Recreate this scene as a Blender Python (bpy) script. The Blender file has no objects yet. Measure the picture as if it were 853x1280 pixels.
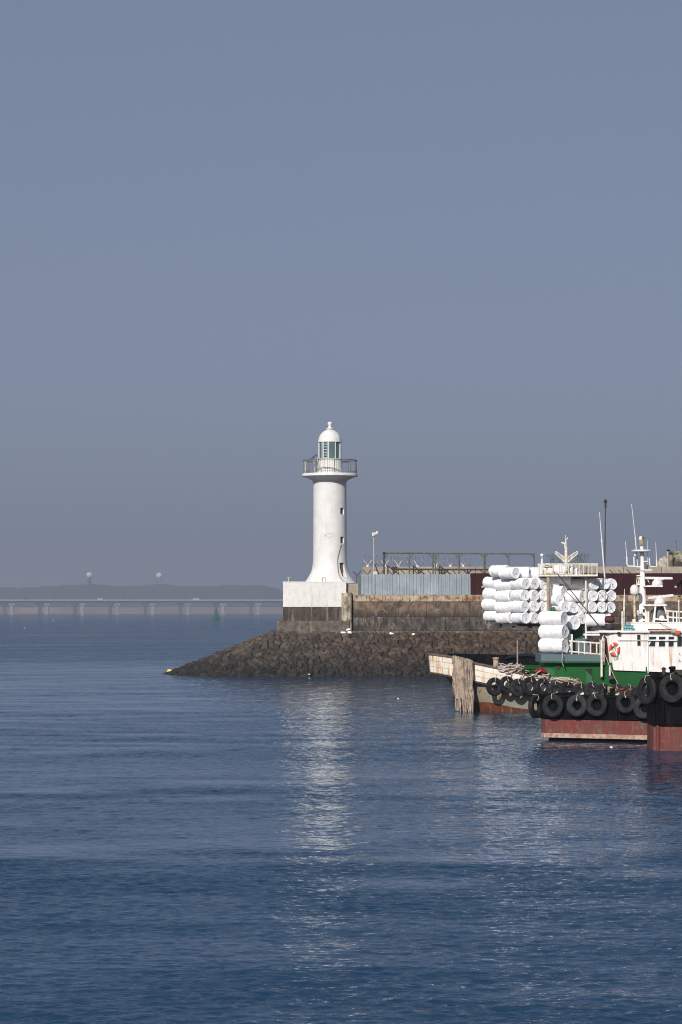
import bpy, math, random
import numpy as np
from mathutils import Vector, Matrix, noise as mnoise
random.seed(7)
R = math.radians
F = 3555.0; HX = 426.5; HY = 763.0; EYE = 6.0
def at(px, py, Y):
    return Vector(((px-HX)*Y/F, Y, EYE-(py-HY)*Y/F))
scene = bpy.context.scene
col = scene.collection
ORG = {}
# ------------------------------------------------------------------ helpers
class MB:
    def __init__(s): s.v = []; s.f = []; s.uv = None
    def add(s, vs, fs):
        n = len(s.v); s.v += [tuple(p) for p in vs]; s.f += [tuple(i+n for i in f) for f in fs]; return s
    def box(s, c, d, rz=0.0, tilt=None):
        x, y, z = d[0]/2, d[1]/2, d[2]/2
        m = Matrix.Rotation(rz, 3, 'Z')
        if tilt is not None: m = m @ tilt
        c = Vector(c)
        vs = [c + m @ Vector((a*x, b*y, e*z)) for e in (-1, 1) for b in (-1, 1) for a in (-1, 1)]
        return s.add(vs, [(0,2,3,1),(4,5,7,6),(0,1,5,4),(2,6,7,3),(0,4,6,2),(1,3,7,5)])
    def bb(s, x0, x1, y0, y1, z0, z1):
        return s.box(((x0+x1)/2, (y0+y1)/2, (z0+z1)/2), (x1-x0, y1-y0, z1-z0))
    def tube(s, p0, p1, r0, r1=None, n=8, caps=True):
        r1 = r0 if r1 is None else r1
        p0 = Vector(p0); p1 = Vector(p1); d = (p1-p0).normalized()
        a = d.orthogonal().normalized(); b = d.cross(a)
        vs = []
        for p, r in ((p0, r0), (p1, r1)):
            for k in range(n):
                t = 2*math.pi*k/n; vs.append(p + (a*math.cos(t)+b*math.sin(t))*r)
        fs = [(k, (k+1)%n, n+(k+1)%n, n+k) for k in range(n)]
        if caps: fs += [tuple(reversed(range(n))), tuple(range(n, 2*n))]
        return s.add(vs, fs)
    def path(s, pts, r, n=6):
        pts = [Vector(p) for p in pts]; rs = r if isinstance(r, (list, tuple)) else [r]*len(pts)
        vs = []; a = None
        for i, p in enumerate(pts):
            d = (pts[min(i+1, len(pts)-1)] - pts[max(i-1, 0)]).normalized()
            if a is None: a = d.orthogonal().normalized()
            a = (a - d*a.dot(d))
            a = a.normalized() if a.length > 1e-5 else d.orthogonal().normalized()
            b = d.cross(a)
            for k in range(n):
                t = 2*math.pi*k/n; vs.append(p + (a*math.cos(t)+b*math.sin(t))*rs[i])
        fs = []
        for i in range(len(pts)-1):
            for k in range(n):
                fs.append((i*n+k, i*n+(k+1)%n, (i+1)*n+(k+1)%n, (i+1)*n+k))
        fs += [tuple(reversed(range(n))), tuple(range((len(pts)-1)*n, len(pts)*n))]
        return s.add(vs, fs)
    def lathe(s, prof, c=(0,0,0), n=32, axis='Z', m=None, closed=False):
        vs = []; c = Vector(c)
        for (r, z) in prof:
            for k in range(n):
                t = 2*math.pi*k/n
                p = Vector((r*math.cos(t), r*math.sin(t), z))
                if axis == 'Y': p = Vector((p.x, p.z, p.y))
                if axis == 'X': p = Vector((p.z, p.x, p.y))
                if m is not None: p = m @ p
                vs.append(c+p)
        L = len(prof); fs = []
        for i in range(L if closed else L-1):
            j = (i+1) % L
            for k in range(n): fs.append((i*n+k, i*n+(k+1)%n, j*n+(k+1)%n, j*n+k))
        if not closed:
            if prof[0][0] > 1e-4: fs.append(tuple(reversed(range(n))))
            if prof[-1][0] > 1e-4: fs.append(tuple(range((L-1)*n, L*n)))
        return s.add(vs, fs)
    def ball(s, c, r, sz=1.0, n=16, m=8):
        return s.lathe([(max(1e-5, r*math.cos(R(a))), r*sz*math.sin(R(a))) for a in np.linspace(-90, 90, m+1)], c, n)
    def prism(s, poly, z0, z1):      # poly in XY
        n = len(poly)
        vs = [(x, y, z0) for x, y in poly] + [(x, y, z1) for x, y in poly]
        return s.add(vs, [(k, (k+1)%n, n+(k+1)%n, n+k) for k in range(n)] + [tuple(reversed(range(n))), tuple(range(n, 2*n))])
    def prismY(s, poly, y0, y1):     # poly in XZ
        n = len(poly)
        vs = [(x, y0, z) for x, z in poly] + [(x, y1, z) for x, z in poly]
        return s.add(vs, [(k, (k+1)%n, n+(k+1)%n, n+k) for k in range(n)] + [tuple(reversed(range(n))), tuple(range(n, 2*n))])
    def mesh(s, name, mat, org=Vector((0,0,0)), ang=35):
        import bmesh
        me = bpy.data.meshes.new(name)
        me.from_pydata([(p[0]-org.x, p[1]-org.y, p[2]-org.z) for p in s.v], [], s.f)
        bm = bmesh.new(); bm.from_mesh(me)
        bmesh.ops.recalc_face_normals(bm, faces=bm.faces); bm.to_mesh(me); bm.free()
        me.validate(); me.materials.append(mat)
        me.polygons.foreach_set('use_smooth', [True]*len(me.polygons))
        if ang: me.set_sharp_from_angle(angle=R(ang))
        return me
    def build(s, name, mat, parent=None, ang=35, label=None):
        org = ORG[parent.name] if parent is not None else Vector((0,0,0))
        o = bpy.data.objects.new(name, s.mesh(name, mat, org, ang)); col.objects.link(o)
        if parent is not None: o.parent = parent
        ORG[o.name] = org.copy()
        if label: o['label'] = label
        return o
    def top(s, name, mat, loc, label, cat, group=None, kind=None, ang=35):
        loc = Vector(loc)
        o = bpy.data.objects.new(name, s.mesh(name, mat, loc, ang)); col.objects.link(o); o.location = loc
        ORG[o.name] = loc.copy(); tag(o, label, cat, group, kind); return o
def tag(o, label=None, cat=None, group=None, kind=None):
    if label: o['label'] = label
    if cat: o['category'] = cat
    if group: o['group'] = group
    if kind: o['kind'] = kind
def thing(name, loc, label, cat, group=None, kind=None):
    o = bpy.data.objects.new(name, None); col.objects.link(o); o.location = Vector(loc); o.empty_display_size = .3
    ORG[o.name] = Vector(loc); tag(o, label, cat, group, kind); return o
def copy_tree(o, loc, rot, label=None, parent=None):
    c = o.copy(); col.objects.link(c)
    if parent is None: c.location = loc; c.rotation_euler = rot
    else: c.parent = parent
    if label: c['label'] = label
    for ch in [x for x in bpy.data.objects if x.parent == o]: copy_tree(ch, None, None, None, c)
    return c
ORDN = ['first','second','third','fourth','fifth','sixth','seventh','eighth','ninth','tenth','eleventh','twelfth','thirteenth','fourteenth','fifteenth','sixteenth','seventeenth','eighteenth','nineteenth','twentieth']
# ------------------------------------------------------------------ materials
def mat(name, c1, c2=None, scale=2.0, rough=.6, metal=0.0, streak=None, streak_col=None, streak_amt=.5, streak_sc=3.0,
        bump=0.0, bscale=20.0, spec=.16, spots=None, detail=6.0, uvbrick=None, coords='pos', contrast=(.35,.65), zmix=None, cracks=None):
    m = bpy.data.materials.new(name); m.use_nodes = True
    nt = m.node_tree; N = nt.nodes; L = nt.links; b = N['Principled BSDF']
    b.inputs['Roughness'].default_value = rough; b.inputs['Metallic'].default_value = metal
    b.inputs['Specular IOR Level'].default_value = spec
    g = N.new('ShaderNodeNewGeometry'); P = g.outputs['Position']
    def noise(sc, det=6.0, ro=.6, stretch=None):
        n = N.new('ShaderNodeTexNoise'); n.inputs['Scale'].default_value = sc; n.inputs['Detail'].default_value = det; n.inputs['Roughness'].default_value = ro
        if stretch:
            mp = N.new('ShaderNodeMapping'); mp.inputs['Scale'].default_value = stretch; L.new(P, mp.inputs['Vector']); L.new(mp.outputs[0], n.inputs['Vector'])
        else: L.new(P, n.inputs['Vector'])
        return n.outputs['Fac']
    def ramp(src, a, c):
        r = N.new('ShaderNodeMapRange'); r.inputs['From Min'].default_value = a; r.inputs['From Max'].default_value = c
        r.interpolation_type = 'SMOOTHSTEP'; L.new(src, r.inputs['Value']); return r.outputs[0]
    def mix(fac, a, c):
        x = N.new('ShaderNodeMix'); x.data_type = 'RGBA'
        if isinstance(fac, (int, float)): x.inputs[0].default_value = fac
        else: L.new(fac, x.inputs[0])
        for inp, v in ((x.inputs[6], a), (x.inputs[7], c)):
            if isinstance(v, tuple): inp.default_value = (*v, 1)
            else: L.new(v, inp)
        return x.outputs[2]
    def mul(a, k):
        x = N.new('ShaderNodeMath'); x.operation = 'MULTIPLY'; L.new(a, x.inputs[0])
        if isinstance(k, (int, float)): x.inputs[1].default_value = k
        else: L.new(k, x.inputs[1])
        return x.outputs[0]
    out = c1
    if c2 is not None: out = mix(ramp(noise(scale, detail), *contrast), c1, c2)
    if uvbrick:
        uvn = N.new('ShaderNodeUVMap'); bt = N.new('ShaderNodeTexBrick'); L.new(uvn.outputs[0], bt.inputs['Vector'])
        bt.offset = .37; bt.inputs['Scale'].default_value = 1.0; bt.inputs['Mortar Size'].default_value = .02; bt.inputs['Brick Width'].default_value = 2.3; bt.inputs['Row Height'].default_value = .345
        bt.inputs['Mortar Smooth'].default_value = .3
        out = mix(mul(bt.outputs['Fac'], .75), out, uvbrick)
    if zmix is not None:     # damp dark stain rising from the foot with a ragged, streaky edge
        zc, z0_, z1_ = zmix; sp = N.new('ShaderNodeSeparateXYZ'); L.new(P, sp.inputs[0])
        ad = N.new('ShaderNodeMath'); ad.operation = 'MULTIPLY_ADD'; L.new(noise(2.2, 5, .6, (1, 1, .12)), ad.inputs[0]); ad.inputs[1].default_value = (z1_-z0_)*1.6; L.new(sp.outputs['Z'], ad.inputs[2])
        out = mix(ramp(ad.outputs[0], z1_+(z1_-z0_)*.8, z0_+(z1_-z0_)*.8), out, zc) if False else mix(ramp(ad.outputs[0], z0_+(z1_-z0_)*.8, z1_+(z1_-z0_)*.8), zc, out)
    if cracks is not None:
        vo = N.new('ShaderNodeTexVoronoi'); vo.feature = 'DISTANCE_TO_EDGE'; vo.inputs['Scale'].default_value = .8
        nn = N.new('ShaderNodeTexNoise'); nn.inputs['Scale'].default_value = 1.3; nn.inputs['Detail'].default_value = 5; L.new(P, nn.inputs['Vector'])
        va = N.new('ShaderNodeVectorMath'); va.operation = 'MULTIPLY_ADD'; L.new(nn.outputs['Color'], va.inputs[0]); va.inputs[1].default_value = (1.3, 1.3, 1.3); L.new(P, va.inputs[2]); L.new(va.outputs[0], vo.inputs['Vector'])
        lt = N.new('ShaderNodeMath'); lt.operation = 'LESS_THAN'; L.new(vo.outputs['Distance'], lt.inputs[0]); lt.inputs[1].default_value = .03
        out = mix(mul(mul(lt.outputs[0], ramp(noise(.7, 3), .5, .6)), .6), out, cracks)
    if streak_col is not None:
        f = mul(ramp(noise(streak_sc, 5, .65, (1, 1, streak if streak else .08)), .5, .72), ramp(noise(.6, 3), .28, .5))
        out = mix(mul(f, streak_amt), out, streak_col)
    if spots is not None:
        out = mix(ramp(noise(spots[1], 8, .7), spots[2], spots[2]+.08), out, spots[0])
    if isinstance(out, tuple): b.inputs['Base Color'].default_value = (*out, 1)
    else: L.new(out, b.inputs['Base Color'])
    if bump:
        bn = N.new('ShaderNodeBump'); bn.inputs['Strength'].default_value = 1; bn.inputs['Distance'].default_value = bump
        L.new(noise(bscale, 5), bn.inputs['Height']); L.new(bn.outputs[0], b.inputs['Normal'])
    return m
M = {}
M['white'] = mat('white_paint', (.69,.69,.68), (.62,.62,.60), 1.2, .55, streak_col=(.50,.44,.36), streak_amt=.22, spots=((.55,.42,.30), 5, .70), streak_sc=2.2, bump=.006, bscale=9)
M['white_block'] = mat('white_block_paint', (.69,.69,.675), (.62,.61,.585), 1.6, .6, spots=((.45,.36,.27), 4.5, .68), streak_col=(.36,.30,.24), streak_amt=.5, streak_sc=3, bump=.01, bscale=7)
M['boatwhite'] = mat('boat_white_paint', (.78,.775,.755), (.71,.70,.67), 1.6, .45, streak_col=(.42,.24,.12), streak_amt=.75, streak_sc=4.5, streak=.1, bump=.012, bscale=2.5, spots=((.33,.15,.06), 7, .66))
M['railwhite'] = mat('rail_white_paint', (.74,.73,.68), (.55,.47,.36), 6, .5, spots=((.35,.17,.07), 7, .6))
M['hullwhite'] = mat('hull_white_paint', (.74,.72,.66), (.64,.60,.50), 1.8, .5, streak_col=(.50,.24,.05), streak_amt=1.0, streak_sc=3.2, streak=.14, uvbrick=(.33,.20,.10), spots=((.34,.15,.05), 4.5, .63))
M['hullgrey'] = mat('hull_grey_rust', (.19,.21,.19), (.30,.25,.17), 1.3, .6, streak_col=(.30,.11,.03), streak_amt=1.0, streak_sc=3.6, streak=.1, spots=((.22,.08,.03), 3.5, .55))
M['boot'] = mat('rusty_boot_top', (.15,.05,.022), (.09,.035,.02), 2.5, .6, streak_col=(.34,.2,.12), streak_amt=.7, streak_sc=4)
M['green'] = mat('green_paint', (.008,.098,.018), (.012,.072,.018), 1.2, .5, streak_col=(.012,.05,.02), streak_amt=.6, streak_sc=4, spots=((.16,.06,.03), 4, .67))
M['greenlight'] = mat('green_door_paint', (.03,.14,.06), (.03,.11,.05), 3, .5)
M['slate'] = mat('blue_grey_paint', (.085,.14,.16), (.11,.15,.16), 1.5, .5, streak_col=(.2,.14,.1), streak_amt=.4, streak_sc=5)
M['black'] = mat('black_hull_paint', (.002,.002,.003), (.005,.005,.006), 2.5, .6, spec=.05, streak_col=(.02,.016,.013), streak_amt=.6, streak_sc=4, bump=.02, bscale=1.6)
M['red'] = mat('red_antifouling', (.17,.038,.032), (.125,.05,.042), 1.7, .6, streak_col=(.20,.115,.09), streak_amt=.9, streak_sc=5, streak=.12, spots=((.13,.10,.09), 3.2, .55), bump=.01, bscale=4)
M['scum'] = mat('waterline_scum', (.45,.35,.28), (.30,.16,.12), 5, .7)
M['rubber'] = mat('tyre_rubber', (.009,.009,.010), (.022,.022,.023), 3.5, .7, spec=.2, bump=.01, bscale=25, spots=((.08,.08,.08), 9, .68))
M['rubberpale'] = mat('worn_tyre_rubber', (.035,.036,.038), (.016,.016,.017), 4, .75, spec=.2, bump=.01, bscale=25, spots=((.11,.11,.11), 7, .64))
M['rope'] = mat('pale_rope', (.55,.49,.40), (.32,.27,.21), 9, .85)
M['curtain'] = mat('frayed_rope', (.42,.34,.26), (.24,.19,.15), 3, .9, streak_col=(.07,.06,.05), streak_amt=.8, streak_sc=6, streak=.15)
M['foam'] = mat('float_foam', (.84,.84,.85), (.72,.73,.75), 4, .5, bump=.02, bscale=5, spots=((.52,.53,.51), 6, .68))
M['foamtie'] = mat('float_tie', (.33,.34,.36), (.55,.55,.55), 8, .7)
M['conc'] = mat('weathered_concrete', (.085,.074,.066), (.038,.034,.031), 1.6, .9, cracks=(.26,.24,.22), streak_col=(.24,.20,.165), streak_amt=.7, streak_sc=4.5, streak=.15, bump=.03, bscale=6, spots=((.3,.28,.25), 3.2, .68))
M['concmid'] = mat('stained_concrete', (.20,.15,.11), (.075,.062,.052), 1.5, .9, streak_col=(.22,.105,.05), streak_amt=.9, streak_sc=5, streak=.1, zmix=((.05,.042,.038), 5.4, 6.4), cracks=(.3,.28,.25), bump=.03, bscale=6, spots=((.36,.33,.28), 3, .68))
M['conctop'] = mat('rust_streaked_coping', (.42,.36,.27), (.26,.19,.13), 2.2, .85, streak_col=(.15,.055,.022), streak_amt=1.0, streak_sc=5.5, streak=.04, bump=.02, bscale=7, spots=((.17,.07,.035), 2.2, .55))
M['plinth'] = mat('dark_plinth_concrete', (.075,.062,.052), (.045,.038,.034), 1.4, .9, streak_col=(.27,.24,.18), streak_amt=.9, streak_sc=3, streak=.08, bump=.03, bscale=6, spots=((.22,.19,.15), 2.5, .62))
M['footing'] = mat('footing_concrete', (.14,.12,.10), (.075,.065,.055), 2.2, .9, streak_col=(.26,.23,.18), streak_amt=.6, streak_sc=3, streak=.15, bump=.03, bscale=6)
M['buttress'] = mat('buttress_concrete', (.42,.38,.29), (.20,.17,.12), 1.6, .9, streak_col=(.07,.06,.05), streak_amt=1.0, streak_sc=3.4, streak=.1, bump=.05, bscale=4, contrast=(.45,.6))
M['parapet'] = mat('pale_parapet_concrete', (.36,.32,.265), (.28,.245,.20), .8, .9, streak_col=(.18,.15,.12), streak_amt=.6, streak_sc=2.5, bump=.02, bscale=6)
M['galv'] = mat('pale_corrugated_steel', (.30,.345,.38), (.235,.275,.31), .7, .45, metal=.2, streak_col=(.42,.46,.49), streak_amt=.7, streak_sc=2.5, spots=((.18,.12,.08), 2.2, .66))
M['maroon'] = mat('maroon_steel', (.032,.008,.009), (.024,.007,.008), .7, .5, streak_col=(.05,.02,.015), streak_amt=.6, streak_sc=2.5)
M['gantry'] = mat('grey_green_steel', (.13,.14,.12), (.09,.085,.07), 3, .6)
M['dark'] = mat('dark_steel', (.035,.035,.035), (.06,.045,.035), 5, .6)
M['wire'] = mat('razor_wire', (.22,.22,.23), None, metal=.5, rough=.5)
M['bracket'] = mat('white_bracket_paint', (.72,.71,.66), (.5,.45,.38), 5, .6)
M['camgrey'] = mat('camera_pole_grey', (.42,.41,.37), (.33,.32,.29), 3, .5)
M['glassdark'] = mat('dark_window', (.02,.025,.028), None, rough=.08, spec=.6)
M['lantern'] = mat('lantern_glass', (.06,.12,.13), (.08,.16,.17), .8, .05, spec=.8)
M['interior'] = mat('dark_interior', (.02,.018,.016), (.035,.03,.025), 3, .8)
M['doorb'] = mat('brown_door', (.19,.16,.13), (.11,.09,.075), 4, .7)
M['railgrey'] = mat('gallery_rail_steel', (.13,.13,.13), (.2,.19,.18), 4, .5)
M['solar'] = mat('solar_cell', (.015,.025,.06), None, rough=.15, spec=.6)
M['orange'] = mat('lifebuoy_orange', (.72,.10,.03), (.62,.09,.04), 6, .5)
M['lampred'] = mat('dark_red_lamp', (.12,.01,.012), None, rough=.3)
M['teal'] = mat('teal_sign_board', (.02,.24,.25), (.03,.20,.21), 5, .4)
M['signwhite'] = mat('sign_lettering', (.75,.8,.8), None, rough=.5)
M['amber'] = mat('amber_lens', (.33,.29,.19), (.24,.21,.14), 6, .3)
M['rustpole'] = mat('rusty_white_pole', (.68,.60,.48), (.42,.19,.06), 3.5, .6, contrast=(.5,.6))
M['tarp'] = mat('grey_tarpaulin', (.16,.165,.17), (.09,.09,.095), 2.5, .75, bump=.06, bscale=3)
M['navy'] = mat('navy_tarpaulin', (.008,.012,.03), (.014,.016,.028), 2, .6, bump=.06, bscale=3)
M['brown'] = mat('brown_drum_paint', (.10,.03,.02), (.06,.022,.016), 4, .6)
M['bollard'] = mat('bollard_beige', (.42,.34,.26), (.28,.2,.14), 4, .7)
M['deck'] = mat('boat_deck', (.14,.11,.09), (.08,.065,.055), 2.5, .85)
M['yellow'] = mat('yellow_buoy_plastic', (.75,.58,.16), (.6,.45,.12), 5, .5)
M['buoygreen'] = mat('buoy_green', (.008,.10,.06), None, rough=.5)
M['bridge'] = mat('bridge_concrete', (.27,.26,.245), (.23,.22,.20), .05, .8)
M['bridgedark'] = mat('bridge_girder', (.07,.08,.10), (.09,.095,.11), .05, .8)
M['dome'] = mat('radome_white', (.66,.60,.52), None, rough=.6)
M['hill'] = mat('wooded_hill', (.035,.055,.035), (.06,.075,.045), .03, .95, contrast=(.4,.6))
M['shore'] = mat('mudflat_shore', (.27,.21,.18), (.19,.16,.145), .01, .95)
M['camo'] = mat('camouflage_paint', (.30,.26,.20), (.12,.13,.07), 1.1, .9, spots=((.035,.035,.03), 1.6, .56), contrast=(.47,.53), bump=.1, bscale=3)
M['camopale'] = mat('pale_camouflage_shell', (.48,.42,.36), (.34,.30,.22), 1.2, .9, contrast=(.5,.56))
M['leaf'] = mat('shrub_leaf', (.05,.08,.035), (.08,.10,.05), 8, .7)
M['quay'] = mat('quay_concrete', (.26,.24,.21), (.2,.18,.16), .5, .9)
M['netblue'] = mat('faded_net_cloth', (.5,.48,.45), (.3,.2,.16), 6, .9)
M['redcloth'] = mat('red_cloth', (.35,.02,.03), (.25,.02,.03), 6, .8)
# rock
def rock_mat():
    m = bpy.data.materials.new('revetment_stone'); m.use_nodes = True; nt = m.node_tree; N = nt.nodes; L = nt.links; b = N['Principled BSDF']
    a = N.new('ShaderNodeAttribute'); a.attribute_name = 'stone'
    cr = N.new('ShaderNodeValToRGB'); e = cr.color_ramp.elements
    e[0].position = 0; e[0].color = (.008,.007,.006,1); e[1].position = 1; e[1].color = (.17,.13,.095,1)
    for p, c in ((.22, (.026,.022,.018,1)), (.45, (.050,.041,.033,1)), (.7, (.080,.064,.050,1))):
        x = e.new(p); x.color = c
    L.new(a.outputs['Fac'], cr.inputs[0])
    g = N.new('ShaderNodeNewGeometry'); sp = N.new('ShaderNodeSeparateXYZ'); L.new(g.outputs['Position'], sp.inputs[0])
    n = N.new('ShaderNodeTexNoise'); n.inputs['Scale'].default_value = 3; n.inputs['Detail'].default_value = 8; L.new(g.outputs['Position'], n.inputs['Vector'])
    n2 = N.new('ShaderNodeTexNoise'); n2.inputs['Scale'].default_value = .18; n2.inputs['Detail'].default_value = 4; L.new(g.outputs['Position'], n2.inputs['Vector'])
    # algae-dark tidal zone: a real stain with a wavy upper edge
    ad = N.new('ShaderNodeMath'); ad.operation = 'MULTIPLY_ADD'; L.new(n2.outputs['Fac'], ad.inputs[0]); ad.inputs[1].default_value = -2.2; L.new(sp.outputs['Z'], ad.inputs[2])
    mr = N.new('ShaderNodeMapRange'); mr.inputs['From Min'].default_value = -.5; mr.inputs['From Max'].default_value = .9; mr.inputs['To Min'].default_value = .36; mr.inputs['To Max'].default_value = .92; L.new(ad.outputs[0], mr.inputs['Value'])
    v = N.new('ShaderNodeMapRange'); v.inputs['From Min'].default_value = .3; v.inputs['From Max'].default_value = .7; v.inputs['To Min'].default_value = .72; v.inputs['To Max'].default_value = 1.25; L.new(n.outputs['Fac'], v.inputs['Value'])
    mu = N.new('ShaderNodeMath'); mu.operation = 'MULTIPLY'; L.new(mr.outputs[0], mu.inputs[0]); L.new(v.outputs[0], mu.inputs[1])
    # browner stone towards the right and the top of the slope
    bx = N.new('ShaderNodeMapRange'); bx.inputs['From Min'].default_value = -6; bx.inputs['From Max'].default_value = 10; L.new(sp.outputs['X'], bx.inputs['Value'])
    bm_ = N.new('ShaderNodeMix'); bm_.data_type = 'RGBA'; bm_.inputs[6].default_value = (.92,.90,.88,1); bm_.inputs[7].default_value = (1.0,.80,.66,1); L.new(bx.outputs[0], bm_.inputs[0])
    vt = N.new('ShaderNodeVectorMath'); vt.operation = 'MULTIPLY'; L.new(cr.outputs[0], vt.inputs[0]); L.new(bm_.outputs[2], vt.inputs[1])
    vm = N.new('ShaderNodeVectorMath'); vm.operation = 'SCALE'; L.new(vt.outputs[0], vm.inputs[0]); L.new(mu.outputs[0], vm.inputs['Scale'])
    L.new(vm.outputs[0], b.inputs['Base Color']); b.inputs['Roughness'].default_value = .8
    bn = N.new('ShaderNodeBump'); bn.inputs['Distance'].default_value = .04; n3 = N.new('ShaderNodeTexNoise'); n3.inputs['Scale'].default_value = 6; n3.inputs['Detail'].default_value = 6
    L.new(g.outputs['Position'], n3.inputs['Vector']); L.new(n3.outputs['Fac'], bn.inputs['Height']); L.new(bn.outputs[0], b.inputs['Normal'])
    return m
M['rock'] = rock_mat()
# ------------------------------------------------------------------ camera, light, sky
cam = bpy.data.cameras.new('camera'); co = bpy.data.objects.new('camera', cam); col.objects.link(co)
co.location = (0, 0, EYE); co.rotation_euler = (R(90), 0, 0)
cam.sensor_fit = 'VERTICAL'; cam.sensor_height = 36; cam.sensor_width = 24; cam.lens = F/1280*36; cam.shift_y = (HY-640)/1280
cam.clip_start = 1; cam.clip_end = 60000
scene.camera = co
SUN_EL, SUN_AZ = 29.0, 20.0      # degrees; azimuth left of straight behind the camera
sd = Vector((-math.sin(R(SUN_AZ))*math.cos(R(SUN_EL)), -math.cos(R(SUN_AZ))*math.cos(R(SUN_EL)), math.sin(R(SUN_EL))))
sl = bpy.data.lights.new('sun', 'SUN'); sl.energy = 4.6; sl.angle = R(.53); sl.color = (1, .95, .885)
so = bpy.data.objects.new('sun', sl); col.objects.link(so); so.rotation_euler = sd.to_track_quat('Z', 'Y').to_euler(); so.location = (0, 0, 60)
w = bpy.data.worlds.new('World'); scene.world = w; w.use_nodes = True
nt = w.node_tree; bg = nt.nodes['Background']
sky = nt.nodes.new('ShaderNodeTexSky'); sky.sky_type = 'NISHITA'; sky.sun_disc = False
sky.sun_elevation = R(SUN_EL); sky.sun_rotation = R(180+SUN_AZ)
sky.air_density = .6; sky.dust_density = 2.4; sky.ozone_density = 3.0; sky.altitude = 0
tint = nt.nodes.new('ShaderNodeVectorMath'); tint.operation = 'MULTIPLY'; tint.inputs[1].default_value = (1.21, 1.03, .965)   # grey-violet cast of the hazy winter air
nt.links.new(sky.outputs[0], tint.inputs[0]); veil = nt.nodes.new('ShaderNodeMix'); veil.data_type = 'RGBA'; veil.inputs[0].default_value = .66; veil.inputs[7].default_value = (1.93, 2.27, 3.12, 1)   # even high haze veiling the clear sky
nt.links.new(tint.outputs[0], veil.inputs[6]); nt.links.new(veil.outputs[2], bg.inputs['Color']); bg.inputs['Strength'].default_value = .10
scene.view_settings.view_transform = 'Standard'; scene.view_settings.look = 'None'; scene.view_settings.gamma = 1; scene.view_settings.exposure = 0.0
scene.view_settings.use_curve_mapping = False
cy = scene.cycles; scene.render.engine = 'CYCLES'
cy.use_denoising = True; cy.pixel_filter_type = 'BLACKMAN_HARRIS'; cy.filter_width = 1.0; cy.max_bounces = 8; cy.volume_bounces = 2; cy.transparent_max_bounces = 8
cy.caustics_reflective = False; cy.caustics_refractive = False; cy.sample_clamp_indirect = 6
# ------------------------------------------------------------------ haze
HAZE_D = 0.00017
mb = MB().bb(-4600, 4600, -1200, 12000, -3, 130)
hz = mb.top('haze', M['white'], (0,0,0), 'thin grey-blue haze over the whole harbour', 'haze', kind='stuff', ang=0)
hz.data.materials.clear(); hm = bpy.data.materials.new('haze_air'); hm.use_nodes = True; hz.data.materials.append(hm)
n = hm.node_tree.nodes; n.remove(n['Principled BSDF']); pv = n.new('ShaderNodeVolumePrincipled')
pv.inputs['Color'].default_value = (.455,.515,.63,1); pv.inputs['Density'].default_value = HAZE_D; pv.inputs['Anisotropy'].default_value = 0.1
hm.node_tree.links.new(pv.outputs[0], n['Material Output'].inputs['Volume'])
# ------------------------------------------------------------------ water
def water_mat():
    m = bpy.data.materials.new('sea_water'); m.use_nodes = True; nt = m.node_tree; N = nt.nodes; L = nt.links; b = N['Principled BSDF']
    g = N.new('ShaderNodeNewGeometry')
    def noise(scale, stretch, det, ro, rot=0.0):
        mp = N.new('ShaderNodeMapping'); mp.inputs['Scale'].default_value = stretch; mp.inputs['Rotation'].default_value = (0, 0, rot)
        L.new(g.outputs['Position'], mp.inputs['Vector']); n = N.new('ShaderNodeTexNoise'); n.inputs['Scale'].default_value = scale; n.inputs['Detail'].default_value = det; n.inputs['Roughness'].default_value = ro
        L.new(mp.outputs[0], n.inputs['Vector']); return n.outputs['Fac']
    def ma(op, a, c, d=None):
        x = N.new('ShaderNodeMath'); x.operation = op
        for i, v in enumerate((a, c, d)):
            if v is None: continue
            if isinstance(v, (int, float)): x.inputs[i].default_value = v
            else: L.new(v, x.inputs[i])
        return x.outputs[0]
    n1 = noise(2.6, (.6, 1, 1), 3, .5, .12)
    n3 = noise(8, (.7, 1, 1), 2, .5, .3)
    n2 = noise(.9, (.5, 1, 1), 2, .5, -.2)
    wa = N.new('ShaderNodeAttribute'); wa.attribute_name = 'wind'; pt = wa.outputs['Fac']
    mr = N.new('ShaderNodeMapRange'); mr.inputs['To Min'].default_value = .5; mr.inputs['To Max'].default_value = 1.25; L.new(pt, mr.inputs['Value'])
    h = ma('MULTIPLY_ADD', n1, .038, ma('MULTIPLY_ADD', n2, .045, ma('MULTIPLY', n3, .008)))
    bn = N.new('ShaderNodeBump'); bn.inputs['Distance'].default_value = 1.0; L.new(mr.outputs[0], bn.inputs['Strength']); L.new(h, bn.inputs['Height'])
    # rough sea seen at a glancing angle: wave faces turned to the viewer reflect far less than a flat sheet would
    fr = N.new('ShaderNodeFresnel'); fr.inputs['IOR'].default_value = 1.333; L.new(bn.outputs[0], fr.inputs['Normal'])
    gl = N.new('ShaderNodeBsdfGlossy'); gl.inputs['Roughness'].default_value = .02; gl.inputs['Color'].default_value = (.88,.93,1,1); L.new(bn.outputs[0], gl.inputs['Normal'])
    df = N.new('ShaderNodeBsdfDiffuse'); df.inputs['Color'].default_value = (.008,.040,.084,1)
    calm = N.new('ShaderNodeMapRange'); calm.inputs['To Min'].default_value = 1.1; calm.inputs['To Max'].default_value = .56; L.new(pt, calm.inputs['Value'])
    fac = ma('MULTIPLY', fr.outputs[0], calm.outputs[0]); mx = N.new('ShaderNodeMixShader'); L.new(fac, mx.inputs[0]); L.new(df.outputs[0], mx.inputs[1]); L.new(gl.outputs[0], mx.inputs[2])
    N.remove(b); L.new(mx.outputs[0], N['Material Output'].inputs['Surface'])
    return m
M['water'] = water_mat()
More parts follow.
